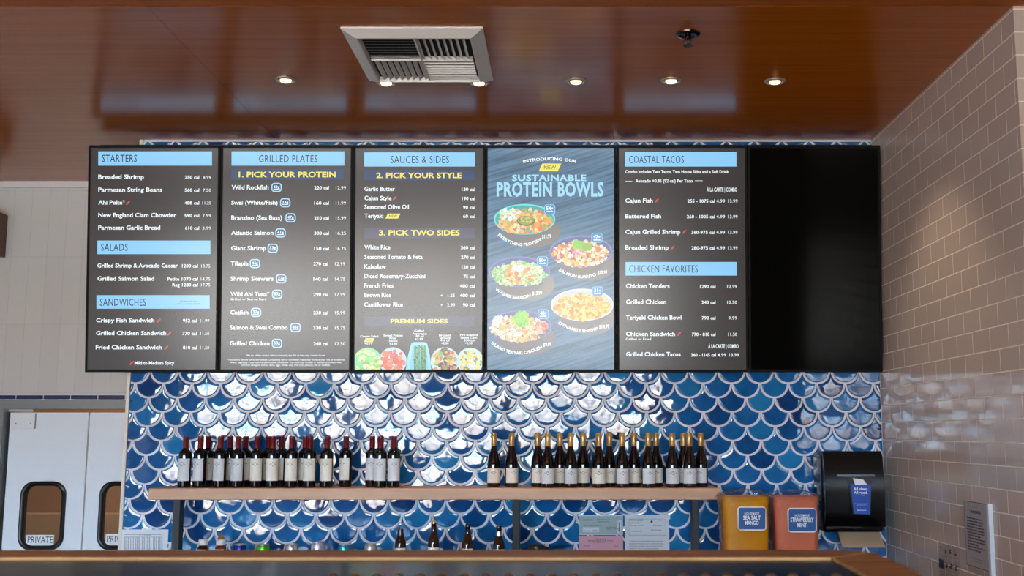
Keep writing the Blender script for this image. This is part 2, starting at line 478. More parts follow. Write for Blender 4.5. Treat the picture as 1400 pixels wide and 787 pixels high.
# ---- white recess wall with the double swing doors
DY = REC + 0.04
xa = U(4, 600, REC).x; xb = xa + 1.10; ztop_open = U(60, 558.7, REC).z
bm = new_bm()
box(bm, XW, xa, REC, REC + .12, 0, CEIL)
box(bm, xa, xb, REC, REC + .12, ztop_open, CEIL)
box(bm, xb, X_LEFT + .8, REC, REC + .12, 0, CEIL)
struct('wall_left', bm, M['white_tile'])
fz = U(60, 546.5, REC).z
bm = new_bm()
wj = 0.055
box(bm, xa - wj, xb + wj, REC - .02, REC + .119, ztop_open - .001, fz)
box(bm, xa - wj, xa + 0.002, REC - .02, REC + .119, 0.0, ztop_open - .001)
box(bm, xb - 0.002, xb + wj, REC - .02, REC + .119, 0.0, ztop_open - .001)
struct('trim_4', bm, M['grey_metal'])
# navy tile band over the frame
M['navy_tile'] = mat('navy_tile', (.006, .016, .085), 0.08)
bz0, bz1 = U(60, 546.2, REC).z, U(60, 539.8, REC).z
bm = new_bm()
x = U(-14.3, 543, REC).x - 0.177 * 6
while x < X_LEFT + 0.5:
    box(bm, x + .003, x + .174, REC - .014, REC, bz0 + .003, bz1 - .002, 0.002, 1); x += 0.177
band = struct('trim_5', bm, M['navy_tile'])
bm = new_bm(); box(bm, XW, X_LEFT + .6, REC - .008, REC - .0005, bz0, bz1); struct('trim_6', bm, M['grout'])
bm = new_bm(); box(bm, XW, X_LEFT + .5, REC - .02, REC - .0005, CEIL - 0.045, CEIL - .0005); struct('trim_7', bm, M['white_paint'])

# pane of a swing door: thin clear sheet
def clear_mat(name, tint, gloss_rough=0.03, fac=1.0):
    m = D.materials.new(name); m.use_nodes = True; n = m.node_tree.nodes; l = m.node_tree.links; n.clear()
    o = n.new('ShaderNodeOutputMaterial'); t = n.new('ShaderNodeBsdfTransparent'); gl = n.new('ShaderNodeBsdfGlossy'); mx = n.new('ShaderNodeMixShader'); fr = n.new('ShaderNodeMath'); lw = n.new('ShaderNodeLayerWeight'); pw = n.new('ShaderNodeMath')
    t.inputs[0].default_value = (*tint, 1); gl.inputs['Roughness'].default_value = gloss_rough; fr.operation = 'MULTIPLY_ADD'; fr.inputs[1].default_value = .9 * fac; fr.inputs[2].default_value = .04 * fac; pw.operation = 'POWER'; pw.inputs[1].default_value = 4.5; lw.inputs[0].default_value = .5; l.new(lw.outputs['Facing'], pw.inputs[0]); l.new(pw.outputs[0], fr.inputs[0])
    l.new(fr.outputs[0], mx.inputs[0]); l.new(t.outputs[0], mx.inputs[1]); l.new(gl.outputs[0], mx.inputs[2]); l.new(mx.outputs[0], o.inputs[0])
    return m
M['pane'] = clear_mat('door_pane', (.92, .90, .86))
M['clear_plastic'] = clear_mat('clear_plastic', (.95, .95, .95), 0.12)
def rr_pts(x0, x1, z0, z1, r, n=6):
    pts = []
    for cx, cz, s in ((x1 - r, z1 - r, 0), (x0 + r, z1 - r, 1), (x0 + r, z0 + r, 2), (x1 - r, z0 + r, 3)):
        for i in range(n + 1):
            a = (s + i / n) * PI / 2
            pts.append((cx + r * math.cos(a), cz + r * math.sin(a)))
    return pts
def ring_solid(bm, outer, inner, y0, y1):
    n = len(outer)
    V = [[bm.verts.new((p[0], y, p[1])) for p in L_] for L_, y in ((outer, y0), (inner, y0), (inner, y1), (outer, y1))]
    for i in range(4):
        a, b = V[i], V[(i + 1) % 4]
        for k in range(n): bm.faces.new((a[k], a[(k + 1) % n], b[(k + 1) % n], b[k]))
    return V
def swing_door(name, x0, x1, wx0, wx1, zt, sign_px, hinge):
    d = None
    wz1 = U(60, 657.5, DY).z; wz0 = U(60, 752, DY).z
    # slab with the window hole: build a ring from slab outline to hole outline
    hole = rr_pts(wx0 + .012, wx1 - .012, wz0 + .012, wz1 - .012, 0.075)
    n = len(hole); outl = []
    cx, cz = (wx0 + wx1) / 2, (wz0 + wz1) / 2
    zb = 0.02
    for px_, pz_ in hole:                                  # project hole point onto the slab rectangle
        dx, dz = px_ - cx, pz_ - cz
        t = min((x1 - cx) / dx if dx > 1e-6 else ((x0 - cx) / dx if dx < -1e-6 else 1e9),
                (zt - cz) / dz if dz > 1e-6 else ((zb - cz) / dz if dz < -1e-6 else 1e9))
        outl.append((cx + dx * t, cz + dz * t))
    # corners of the slab
    for X, Z in ((x0, zb), (x1, zb), (x0, zt), (x1, zt)):
        k = min(range(n), key=lambda i: (outl[i][0] - X) ** 2 + (outl[i][1] - Z) ** 2); outl[k] = (X, Z)
    bm = new_bm(); ring_solid(bm, outl, hole, DY, DY + .04)
    d = struct(name, bm, M['door_white'])
    bm = new_bm()
    o1 = rr_pts(wx0, wx1, wz0, wz1, 0.085); i1 = rr_pts(wx0 + .03, wx1 - .03, wz0 + .03, wz1 - .03, 0.06)
    mid = rr_pts(wx0 + .012, wx1 - .012, wz0 + .012, wz1 - .012, 0.075); m2 = rr_pts(wx0 + .024, wx1 - .024, wz0 + .024, wz1 - .024, 0.065)
    nn = len(o1)
    prof = [(o1, DY - .001), (o1, DY - .008), (mid, DY - .016), (m2, DY - .012), (i1, DY - .004), (i1, DY + .03)]
    V = [[bm.verts.new((p[0], y, p[1])) for p in L_] for L_, y in prof]
    for i in range(len(V) - 1):
        for k in range(nn): bm.faces.new((V[i][k], V[i][(k + 1) % nn], V[i + 1][(k + 1) % nn], V[i + 1][k]))
    obj('window_gasket', bm, M['black_rubber'], d, smooth=50)
    bm = new_bm(); box(bm, wx0 + .02, wx1 - .02, DY + .015, DY + .019, wz0 + .02, wz1 - .02); obj('window_pane', bm, M['pane'], d)
    if hinge:
        hx0, hx1 = U(18.5, 575, DY).x, U(49.5, 575, DY).x; hz1, hz0 = U(30, 564.5, DY).z, U(30, 586, DY).z
        bm = new_bm(); box(bm, hx0, hx1, DY - .018, DY, hz0, hz1, .003)
        for q in (0.17, 0.83): lathe(bm, [(0.004, 0), (0.004, .002)], 8, 0, 0, 0)
        obj('hinge_plate', bm, M['label_white'], d)
        for q in (0.17, 0.83):
            bm = new_bm(); tube(bm, (hx0 + (hx1 - hx0) * q, DY - .018, hz0 + .035), (hx0 + (hx1 - hx0) * q, DY - .021, hz0 + .035), .004); obj('screw', bm, M['brass'], d)
        bm = new_bm(); box(bm, x0 - .045, hx0 + .12, DY + .005, DY + .02, zt + .006, zt + .022); box(bm, x0 - .045, x0 - .028, DY + .005, DY + .02, zt - .09, zt + .006)
        obj('hinge_arm', bm, M['steel'], d)
    if hinge: bm = new_bm(); box(bm, xa + .003, x0 - .003, DY + .025, DY + .035, .02, zt); obj('dark_gap_strip', bm, M['black_rubber'], d)  # black strip standing in for the shade in the gap beside the door
    # PRIVATE sign stuck on the pane
    pl = Plane((0, DY - .004 + .012, 0), (1, 0, 0), (0, 0, 1))
    sx0, sx1, sy0, sy1 = sign_px
    a0, b1 = pl.ab(sx0, sy0); a1, b0 = pl.ab(sx1, sy1)
    bm = new_bm(); box(bm, a0, a1, DY + .0085, DY + .0145, b0, b1); sg = obj('private_sign', bm, M['label_white'], d)
    pl.zoff = 0.0004
    pl.text('t', 'PRIVATE', sx0 + 1.6, sx1 - 1.2, sy1 - 4.2, 8.6, 0.0)
    pl.emit('t', 'sign_text', M['ink'], sg)
    return d
dx0 = U(14.5, 565, DY).x; dm = U(119, 620, DY).x
zt = U(60, 563.6, DY).z
swing_door('door_1', dx0, dm - .005, U(27, 700, DY).x, U(89.5, 700, DY).x, zt, (36, 73, 731, 746), True)
w = U(89.5, 700, DY).x - U(27, 700, DY).x
wx0 = U(135, 700, DY).x
swing_door('door_2', dm + .005, dm + .535, wx0, wx0 + w, zt, (144.5, 182, 729.5, 745), False)
# kitchen behind the doors
bm = new_bm(); box(bm, XW, X_LEFT + .8, REC + 2.6, REC + 2.7, 0, CEIL); struct('wall_kitchen', bm, mat('kitchen_wall', (.30, .165, .075), 0.6))
bm = new_bm(); box(bm, XW, X_LEFT + .8, REC + 2.45, REC + 2.6, 0, U(60, 702, REC + 2.45).z, .01); struct('trim_8', bm, mat('kitchen_ledge', (.40, .27, .17), 0.5))
bm = new_bm(); box(bm, X_LEFT + .8, X_LEFT + .9, REC + .12, REC + 2.6, 0, CEIL); struct('wall_kitchen_side', bm, M['plaster'])
ld = D.lights.new('kitchen_fill', 'AREA'); ld.energy = 55; ld.size = 1.0; ld.color = (1, .78, .52)  # unseen area light added to brighten the kitchen seen through the panes
lo = D.objects.new('kitchen_fill', ld); lo.location = (-3.2, REC + 1.5, CEIL - .15); COL.objects.link(lo)

# ---- street side behind the camera: window wall, outer side walls
bm = new_bm()
xs = [XW] + [v for b_ in BAYS for v in b_] + [XE]
for i in range(0, len(xs), 2): box(bm, xs[i], xs[i + 1], FRONT_Y - .15, FRONT_Y, 0, CEIL)
for a, b in BAYS:
    box(bm, a, b, FRONT_Y - .15, FRONT_Y, 0, WZ0); box(bm, a, b, FRONT_Y - .15, FRONT_Y, WZ1, CEIL)
struct('wall_front', bm, mat('front_wall_paint', (.30, .27, .24), .7))
for i, (a, b) in enumerate(BAYS):
    bm = new_bm()
    for xx in (a + .03, (2 * a + b) / 3, (a + 2 * b) / 3, b - .03): box(bm, xx - .03, xx + .03, FRONT_Y - .12, FRONT_Y - .04, WZ0, WZ1)
    for zz in (WZ0 + .03, 2.05, WZ1 - .03): box(bm, a, b, FRONT_Y - .11, FRONT_Y - .05, zz - .03, zz + .03)
    struct('window_%d' % (i + 1), bm, M['black_plastic'])
bm = new_bm(); box(bm, XW - .1, XW, FRONT_Y, REC + 3.2, 0, CEIL); struct('wall_far_left', bm, M['plaster'])
bm = new_bm(); box(bm, XE, XE + .1, FRONT_Y, SEAM, 0, CEIL); struct('wall_far_right', bm, M['wood_dark'])

# ================================================================== MENU SCREENS
TILT = math.radians(5.4)
sb = U(700, 508.6, -0.09)
SPL = dict(O=(0, -0.09, sb.z), ex=(1, 0, 0), ey=(0, -math.sin(TILT), math.cos(TILT)))
def screen_mat(name, e, estr=1.0, rough=0.22):
    return mat(name, (.010, .009, .009), rough, spec=.5, emit=e, estr=estr)
M['scr_bg'] = screen_mat('display_dark', (.034, .030, .030))
M['scr_off'] = mat('display_off', (.003, .003, .003), 0.12, spec=0.05)
M['scr_head'] = screen_mat('display_light_blue', L(140, 205, 250))
M['scr_text'] = screen_mat('display_white', L(240, 250, 255))
M['scr_navy'] = screen_mat('display_navy', L(30, 62, 105))
M['scr_slate'] = screen_mat('display_slate', L(62, 66, 92))
M['scr_yellow'] = screen_mat('display_yellow', L(248, 226, 90))
M['scr_ink'] = screen_mat('display_ink', L(18, 24, 45))
M['scr_red'] = screen_mat('display_red', L(205, 70, 65))
M['scr_blue'] = screen_mat('display_badge_blue', L(45, 135, 205))
M['scr_title'] = screen_mat('display_title_blue', L(160, 218, 245))
def pic_mat():
    m = screen_mat('display_picture', (1, 1, 1)); n, l, b = nodes(m)
    a = n.new('ShaderNodeAttribute'); a.attribute_name = 'Col'; l.new(a.outputs['Color'], b.inputs['Emission Color']); return m
M['scr_pic'] = pic_mat()
def plank_mat():
    m = screen_mat('display_blue_planks', L(90, 135, 170)); n, l, b = nodes(m)
    t = n.new('ShaderNodeTexCoord'); mp_ = n.new('ShaderNodeMapping'); mp_.inputs['Rotation'].default_value = (0, math.radians(-17), 0); mp_.inputs['Scale'].default_value = (1.2, 1, 30)
    mr = n.new('ShaderNodeMapping'); mr.inputs['Rotation'].default_value = (0, math.radians(17), 0)
    l.new(t.outputs['Object'], mr.inputs[0]); l.new(mr.outputs[0], mp_.inputs[0]); mp_.inputs['Rotation'].default_value = (0, 0, 0)
    x = n.new('ShaderNodeTexNoise'); x.inputs['Scale'].default_value = 2.2; x.inputs['Detail'].default_value = 5; l.new(mp_.outputs[0], x.inputs['Vector'])
    r = n.new('ShaderNodeValToRGB'); e = r.color_ramp.elements
    e[0].position = .32; e[0].color = (*L(50, 84, 110), 1); e[1].position = .62; e[1].color = (*L(84, 128, 160), 1)
    l.new(x.outputs['Fac'], r.inputs[0]); l.new(r.outputs[0], b.inputs['Emission Color']); return m
M['scr_planks'] = plank_mat()

def screen(x0, x1, label, kind='on'):
    pl = Plane(**SPL); pl.crop(0, 0, 1)
    a0, _ = pl.ab(x0, 350); a1, _ = pl.ab(x1, 350); _, t1 = pl.ab(700, 198.5); t0 = 0.0
    a0 += .002; a1 -= .002
    t = thing('menu_screen', label, 'menu screen', pl.P((a0 + a1) / 2, 0), 'row of menu screens above the bottle shelf')
    bz, bt = 0.012, 0.015
    # housing with a raised bezel
    def slab(bm, A0, A1, T0, T1, zf, zb):
        prism(bm, [pl.P(A0, T0, zf), pl.P(A1, T0, zf), pl.P(A1, T1, zf), pl.P(A0, T1, zf)], pl.n * (zb - zf))
    bm = new_bm(); slab(bm, a0, a1, t0, t1, -0.004, -0.05); obj('housing', bm, M['black_plastic'], t)
    bm = new_bm()
    slab(bm, a0, a0 + bz, t0, t1, 0.003, -.004); slab(bm, a1 - bz, a1, t0, t1, 0.003, -.004)
    slab(bm, a0 + bz, a1 - bz, t0, t0 + bt, 0.003, -.004); slab(bm, a0 + bz, a1 - bz, t1 - bt, t1, 0.003, -.004)
    M.setdefault('bezel', mat('bezel_black', (.004, .004, .004), .5, spec=.12)); obj('bezel', bm, M['bezel'], t)
    bm = new_bm(); slab(bm, a0 + bz, a1 - bz, t0 + bt, t1 - bt, 0.0, -0.004)
    dm_ = {'on': M['scr_bg'], 'off': M['scr_off'], 'planks': M['scr_planks']}[kind]
    disp = obj('display', bm, dm_, t)
    bm = new_bm()
    ym = pl.P(0, t1 * .93, -.05).y; zm = pl.P(0, t1 * .93).z
    box(bm, a0 + .004, a1 - .004, ym - .004, -0.0075, zm - .05, zm + .03)  # bracket widened across the screen to darken its reflected gap
    ym = pl.P(0, t1 * .93, -.05).y
    box(bm, a0 + .004, a1 - .004, -0.07, -0.0076, zm - .10, CAM.z + 5.93 * math.tan(math.radians(15.18)))  # hidden black rail added so the ceiling mirrors a dark gap
    obj('bracket_and_shade_rail', bm, M['black_plastic'], t)
    pl.zoff = 0.0008
    return pl, t, disp
WB = 0.022     # weight of the menu lettering
def head(pl, x0, y0, x1, y1, s, tx0, tx1, yb, cap=45):
    pl.rect('head', x0, y0, x1, y1)
    pl.text('ink', s, tx0, tx1, yb, cap, 0.003, 0.0014)
def chili(pl, cx, cy, s=1.0):
    pl.poly('red', [(cx - 13 * s, cy + 13 * s), (cx - 8 * s, cy + 1 * s), (cx + 2 * s, cy - 9 * s), (cx + 10 * s, cy - 13 * s), (cx + 14 * s, cy - 15 * s), (cx + 12 * s, cy - 5 * s), (cx + 4 * s, cy + 6 * s), (cx - 5 * s, cy + 12 * s)])
def newtag(pl, x0, x1, y0, y1, tx0, tx1, yb, cap):
    sk = (y1 - y0) * .45
    pl.poly('yellowtag', [(x0, y1), (x1 - sk, y1), (x1, y0), (x0 + sk, y0)])
    pl.text('ink', 'NEW', tx0, tx1, yb, cap, 0.01, 0.0014)
def close(pl, disp):
    for k in sorted({q_.split('#')[0] for q_ in pl.acc}):
        if k.startswith('head'): pl.emit(k, 'heading_band', M['scr_head'], disp)
        elif k.startswith('navy'): pl.emit(k, 'step_band', M['scr_navy'], disp)
        elif k.startswith('slate'): pl.emit(k, 'step_band', M['scr_slate'], disp)
        elif k.startswith('pic'): pl.emit(k, 'food_picture', M['scr_pic'], disp, True)
        elif k == 'white': pl.emit(k, 'menu_line', M['scr_text'], disp)
        elif k == 'title': pl.emit(k, 'title_text', M['scr_title'], disp)
        elif k == 'ink': pl.emit(k, 'heading_text', M['scr_ink'], disp)
        elif k == 'red': pl.emit(k, 'chili_icon', M['scr_red'], disp)
        elif k == 'yellow': pl.emit(k, 'step_text', M['scr_yellow'], disp)
        elif k == 'yellowtag': pl.emit(k, 'new_tag', M['scr_yellow'], disp)
        elif k == 'badge': pl.emit(k, 'protein_badge', M['scr_title'], disp)
        elif k == 'badgein': pl.emit(k, 'badge_field', M['scr_navy'], disp)
        elif k == 'badgeblue': pl.emit(k, 'protein_badge', M['scr_blue'], disp)

# --- 1: starters, salads, sandwiches
pl, t, dsp = screen(118.5, 300, 'lit menu screen headed starters, salads and sandwiches, at the left end of the row')
pl.crop(110, 190, 4.63)
head(pl, 113, 78, 833, 168, 'STARTERS', 137, 358, 145); head(pl, 107, 642, 823, 728, 'SALADS', 130, 300, 707)
for s, x1, yb, c, c0, p, p0_ in (('Breaded Shrimp', 402, 252, '250 cal', 660, '8.99', 775), ('Parmesan String Beans', 518, 333, '560 cal', 660, '7.50', 775),
        ('Ahi Poke*', 283, 414, '488 cal', 658, '11.25', 772), ('New England Clam Chowder', 607, 494, '590 cal', 658, '7.99', 773), ('Parmesan Garlic Bread', 505, 573, '610 cal', 662, '3.99', 772)):
    pl.text('white', s, 113, x1, yb, 26, WB); pl.text('white', c, c0, 752, yb, 20, WB); pl.text('white', p, p0_, 827, yb, 19, 0.0)
chili(pl, 301, 403)
pl.crop(110, 340, 4.497)
for s, x0, x1, yb, c, c0, p, p0_ in (('Grilled Shrimp & Avocado Caesar', 104, 600, 115, '1200 cal', 624, '13.75', 743), ('Grilled Salmon Salad', 104, 454, 195, 'Petite 1070 cal', 535, '14.75', 740),
        ('', 0, 0, 231, 'Reg 1280 cal', 565, '17.75', 742), ('Crispy Fish Sandwich', 96, 455, 451, '952 cal', 630, '11.99', 738),
        ('Grilled Chicken Sandwich', 96, 527, 530, '770 cal', 626, '11.50', 738), ('Fried Chicken Sandwich', 94, 500, 617, '810 cal', 630, '11.50', 738)):
    if s: pl.text('white', s, x0, x1, yb, 25, WB)
    e_ = 722 if yb < 300 else 716
    pl.text('white', c, c0, e_, yb, 20, WB); pl.text('white', p, p0_, e_ + 76, yb, 19, 0.0)
head(pl, 99, 285, 795, 368, 'SANDWICHES', 120, 403, 350, 44)
pl.text('ink', 'Served with one', 614, 720, 325, 9, 0, 0.0014); pl.text('ink', 'House Side Dish', 598, 735, 342, 9, 0, 0.0014)
chili(pl, 481, 441); chili(pl, 546, 521); chili(pl, 527, 608); chili(pl, 314, 701, .95)
pl.text('white', 'Mild to Medium Spicy', 333, 577, 711, 20, WB)
close(pl, dsp)

# --- 2: grilled plates
pl, t, dsp = screen(300, 482, 'lit menu screen headed grilled plates with yellow pick your protein line, second from left')
pl.crop(295, 190, 4.63)
head(pl, 100, 78, 815, 168, 'GRILLED PLATES', 273, 643, 147)
pl.rect('navy', 99, 190, 811, 258); pl.text('yellow', '1. PICK YOUR PROTEIN', 145, 760, 241, 33, 0.03, .0014)
def badge(cx, cy, s):
    pl.rrect('badge', cx - 33, cy - 29, cx + 33, cy + 29, 20); pl.rrect('badgein', cx - 26, cy - 22, cx + 26, cy + 22, 14, 0.0012)
    pl.text('white', s, cx - 20, cx + 20, cy + 5, 17, .02, .0018); pl.rect('white', cx - 20, cy + 9, cx + 20, cy + 13, .0018)
def plate_rows(rows, xr, xp0, xp1):
    for s, x0, x1, yb, bx, bs, c, p in rows:
        pl.text('white', s, x0, x1, yb, 26, WB); badge(bx, yb - 12, bs)
        pl.text('white', c, xr - 93, xr, yb, 20, WB); pl.text('white', p, xp0, xp1, yb, 20, 0.0)
plate_rows((('Wild Rockfish', 100, 335, 318, 385, '43g', '220 cal', '12.99'), ('Swai (White/Fish)', 98, 392, 415, 440, '23g', '160 cal', '11.99'),
    ('Branzino (Sea Bass)', 98, 420, 510, 474, '47g', '210 cal', '15.99'), ('Atlantic Salmon', 97, 365, 606, 410, '41g', '300 cal', '16.25'),
    ('Giant Shrimp', 97, 318, 703, 361, '33g', '150 cal', '16.75')), 716, 760, 824)
pl.crop(295, 345, 4.63)
plate_rows((('Tilapia', 94, 208, 82, 248, '46g', '270 cal', '12.99'), ('Shrimp Skewers', 93, 365, 178, 414, '27g', '140 cal', '14.75'),
    ('Wild Ahi Tuna*', 93, 340, 276, 389, '53g', '290 cal', '17.99'), ('Catfish', 92, 207, 391, 255, '37g', '230 cal', '15.99'),
    ('Salmon & Swai Combo', 90, 456, 487, 505, '45g', '330 cal', '15.75'), ('Grilled Chicken', 88, 340, 587, 388, '53g', '240 cal', '12.50')), 711, 755, 819)
pl.text('white', 'Grilled or Seared Rare', 93, 320, 302, 14, .01)
for s, x0, x1, yb in (('We do advise caution when consuming any fish as they may contain bones.', 193, 695, 655),
        ('*This item is served raw/undercooked. Consuming raw or uncooked meats may increase your risk of foodborne', 72, 815, 683),
        ('illness, especially if you have certain medical conditions. Our food may contain or come into contact with', 92, 795, 700),
        ('common allergens such as dairy, eggs, wheat, soy, tree nuts, peanuts, fish or shellfish.', 160, 725, 717)):
    pl.text('white', s, x0, x1, yb, 10, .01)
close(pl, dsp)

# --- pictures of food: small flat patches of colour inside a printed image
def blobs(pl, key, cx, cy, rx, ry, pal, n, size, z, clip=None, seed=1):
    q = random.Random(seed)
    for i in range(n):
        while True:
            u, v = q.uniform(-1, 1), q.uniform(-1, 1)
            if u * u + v * v < 1: break
        x, y = cx + u * rx, cy + v * ry; s = size * q.uniform(.6, 1.4); k = q.randint(5, 7); a0 = q.uniform(0, 6)
        el = q.uniform(.5, 1.0); ro = q.uniform(0, PI)
        c = L(*[min(255, max(0, ch + q.randint(-16, 16))) for ch in q.choice(pal)])
        pts = []
        for j in range(k):
            a = a0 - 2 * PI * j / k * -1
            ex, ey = s * math.cos(a), s * el * math.sin(a)
            X = x + ex * math.cos(ro) - ey * math.sin(ro); Y = y - (ex * math.sin(ro) + ey * math.cos(ro))
            if clip: X = min(max(X, clip[0]), clip[2]); Y = min(max(Y, clip[1]), clip[3])
            pts.append((X, Y))
        pl.poly(key, pts, z + i * 4e-6, c)

# --- 3: sauces and sides
pl, t, dsp = screen(482, 663, 'lit menu screen headed sauces and sides with five dishes along the bottom')
pl.crop(480, 190, 4.63)
head(pl, 83, 84, 785, 174, 'SAUCES & SIDES', 250, 620, 152)
pl.rect('navy', 83, 195, 783, 262); pl.text('yellow', '2. PICK YOUR STYLE', 160, 700, 246, 32, .03, .0014)
pl.rect('slate', 83, 563, 783, 628); pl.text('yellow', '3. PICK TWO SIDES', 177, 688, 609, 32, .03, .0014)
for s, x1, yb, c, c0 in (('Garlic Butter', 277, 328, '130 cal', 700), ('Cajun Style', 256, 386, '190 cal', 702), ('Seasoned Olive Oil', 366, 442, '90 cal', 708),
        ('Teriyaki', 204, 499, '60 cal', 708), ('White Rice', 248, 697, '360 cal', 694), ('Seasoned Tomato & Feta', 453, 758, '270 cal', 696)):
    pl.text('white', s, 84, x1, yb, 26, WB); pl.text('white', c, c0, 785, yb, 20, WB)
chili(pl, 275, 374); newtag(pl, 218, 312, 472, 503, 241, 291, 495, 15)
pl.crop(480, 345, 4.63)
for s, x1, yb, c, c0 in (('Kaleslaw', 222, 102, '120 cal', 700), ('Diced Rosemary-Zucchini', 470, 162, '75 cal', 712), ('French Fries', 268, 222, '400 cal', 688),
        ('Brown Rice', 255, 282, '400 cal', 688), ('Cauliflower Rice', 328, 342, '90 cal', 707)):
    pl.text('white', s, 83, x1, yb, 26, WB); pl.text('white', c, c0, 784, yb, 20, WB)
pl.text('white', '+', 566, 580, 281, 18, .01); pl.text('white', '1.25', 612, 657, 282, 20, 0); pl.text('white', '+', 566, 580, 341, 18, .01); pl.text('white', '2.99', 608, 658, 342, 20, 0)
pl.rect('slate2', 83, 405, 783, 468); pl.text('yellow', 'PREMIUM SIDES', 250, 613, 448, 26, .03, .0014)
for s, x0, x1, yb in (('Caesar Salad', 57, 172, 537), ('+0.79', 85, 135, 582), ('Sweet Potato', 205, 328, 531), ('Fries', 243, 287, 548), ('360 cal', 240, 293, 565), ('+2.50', 243, 292, 584),
        ('Grilled', 400, 461, 502), ('Asparagus', 387, 480, 520), ('100 cal', 405, 460, 537), ('+2.99', 405, 455, 555), ('Brussels', 557, 632, 530), ('Sprouts', 560, 628, 547), ('410 cal', 565, 622, 562),
        ('+2.50', 570, 618, 580), ('Fire Roasted', 690, 800, 528), ('Street Corn', 692, 798, 545), ('350 cal', 715, 780, 562), ('+2.50', 720, 768, 580)):
    pl.text('white', s, x0, x1, yb, 13, .02)
newtag(pl, 82, 148, 543, 566, 97, 132, 560, 11)
pl.crop(480, 460, 7.568)
clipb = (40, 40, 1366, 346)
def side(i, cx, cy, r, rim, pal, n, size, fr=.86):
    k = 'pic%d' % i
    pl.ell(k, cx, cy, r, r, .0010, L(*rim), 32, clipb); blobs(pl, k, cx, cy + 10, r * fr, r * fr, pal, n, size, .0011, clipb, i)
side(1, 172, 262, 150, (120, 215, 150), [(170, 220, 110), (205, 230, 130), (225, 235, 150), (130, 195, 80), (235, 240, 190)], 90, 22, .9)
side(2, 432, 252, 143, (178, 214, 243), [(228, 92, 70), (240, 110, 80), (215, 75, 60), (245, 128, 95)], 80, 26)
q = random.Random(5)
pl.poly('pic3', [(565, 346), (590, 190), (622, 72), (650, 56), (760, 56), (788, 72), (815, 190), (830, 346)], .0012, L(140, 212, 245))
pl.poly('pic3', [(610, 346), (622, 200), (640, 90), (775, 90), (790, 200), (800, 346)], .00125, L(120, 195, 235))
for k in range(4):
    x = 664 + k * 33
    pl.poly('pic3', [(x - 14, 346), (x - 13, 110), (x, 80), (x + 13, 110), (x + 15, 346)], .0013 + k * 1e-5, L(58 + 18 * (k % 2), 140, 80))
blobs(pl, 'pic3', 712, 210, 64, 125, [(35, 95, 60), (90, 165, 95), (45, 120, 70)], 60, 10, .0014, clipb, 3)
side(4, 970, 255, 147, (185, 220, 240), [(95, 70, 70), (190, 95, 70), (230, 180, 80), (70, 60, 70), (120, 160, 70), (200, 130, 90), (235, 200, 110)], 80, 26)
side(5, 1232, 252, 138, (185, 222, 245), [(240, 200, 60), (250, 220, 90), (225, 175, 45), (245, 230, 130), (110, 140, 60)], 120, 15)
blobs(pl, 'pic5', 1245, 290, 35, 60, [(200, 235, 220), (225, 240, 225)], 16, 18, .0020, clipb, 8)
close(pl, dsp)

# --- 4: protein bowls poster
pl, t, dsp = screen(663, 843, 'lit blue poster screen for sustainable protein bowls showing five food bowls', 'planks')
pl.crop(660, 190, 4.63)
pl.arc('white', 'INTRODUCING OUR', (258, 152), (425, 134), (592, 152), 18, .02)
pl.poly('yellowtag', [(354, 204), (475, 204), (498, 155), (377, 155)]); pl.text('ink', 'NEW', 388, 464, 190, 22, .004, .0014)
pl.text('title', 'SUSTAINABLE', 185, 655, 264, 37, .035); pl.text('title', 'PROTEIN BOWLS', 88, 765, 360, 84, .035)
pl.crop(0, 0, 1)
cl4 = (667.5, 203, 838.5, 505)
FOOD = {
 'A': [(235, 160, 80), (245, 195, 125), (220, 125, 60), (250, 222, 170), (240, 200, 135), (170, 180, 90)],
 'B': [(238, 165, 90), (250, 222, 175), (240, 190, 120), (228, 130, 70), (250, 240, 220), (200, 110, 70), (245, 205, 140)],
 'C': [(190, 225, 160), (160, 205, 120), (215, 235, 190), (135, 185, 100), (225, 240, 200)],
 'D': [(240, 180, 60), (250, 200, 95), (232, 150, 45), (248, 215, 120), (225, 135, 45)],
 'E': [(240, 195, 135), (250, 222, 185), (228, 150, 85), (248, 238, 222), (220, 180, 110), (235, 175, 100)]}
def bowl(i, key, cx, cy, rx, ry, rim, inner, shadow):
    k = 'pic%d' % i
    pl.ell(k, cx + 10, cy + 17, rx * .92, ry * 1.05, .0008, L(*shadow), 32, cl4)
    pl.ell(k, cx, cy + 9, rx * .80, ry * 1.12, .0009, L(112, 108, 108), 32, cl4)
    pl.ell(k, cx, cy, rx, ry, .0010, L(*rim), 40, cl4)
    pl.ell(k, cx, cy + .6, rx * .95, ry * .93, .00105, L(*inner), 40, cl4)
    blobs(pl, k, cx - .5, cy + 3, rx * .88, ry * .78, FOOD[key], 330, 2.9, .0011, cl4, 20 + i)
    return k
k = bowl(1, 'A', 717.2, 299.6, 42, 21, (95, 220, 220), (55, 165, 160), (120, 112, 105))
blobs(pl, k, 697, 293, 14, 8, [(215, 240, 225), (235, 245, 240), (190, 225, 200)], 40, 2.6, .0022, cl4, 71)
blobs(pl, k, 741, 304, 9, 10, [(240, 150, 55), (245, 170, 80), (225, 130, 50)], 40, 2.6, .0022, cl4, 72)
pl.ell(k, 719, 302, 12.5, 6.8, .0025, L(90, 105, 55)); pl.ell(k, 719, 301.4, 11, 5.6, .0026, L(150, 165, 70)); blobs(pl, k, 719, 301, 8, 3.6, [(190, 200, 90), (120, 140, 60), (215, 200, 110)], 16, 1.8, .0027, None, 73)
k = bowl(2, 'B', 794.3, 343.6, 43, 22, (120, 130, 185), (85, 95, 150), (125, 120, 115))
for j in range(5): pl.ell(k, 788 + j * 4.2, 334 + j * .9 + (j % 2), 4.6, 7 - .4 * j, .0024 + j * 3e-5, L(125 + 14 * (j % 3), 205 - 6 * j, 70))
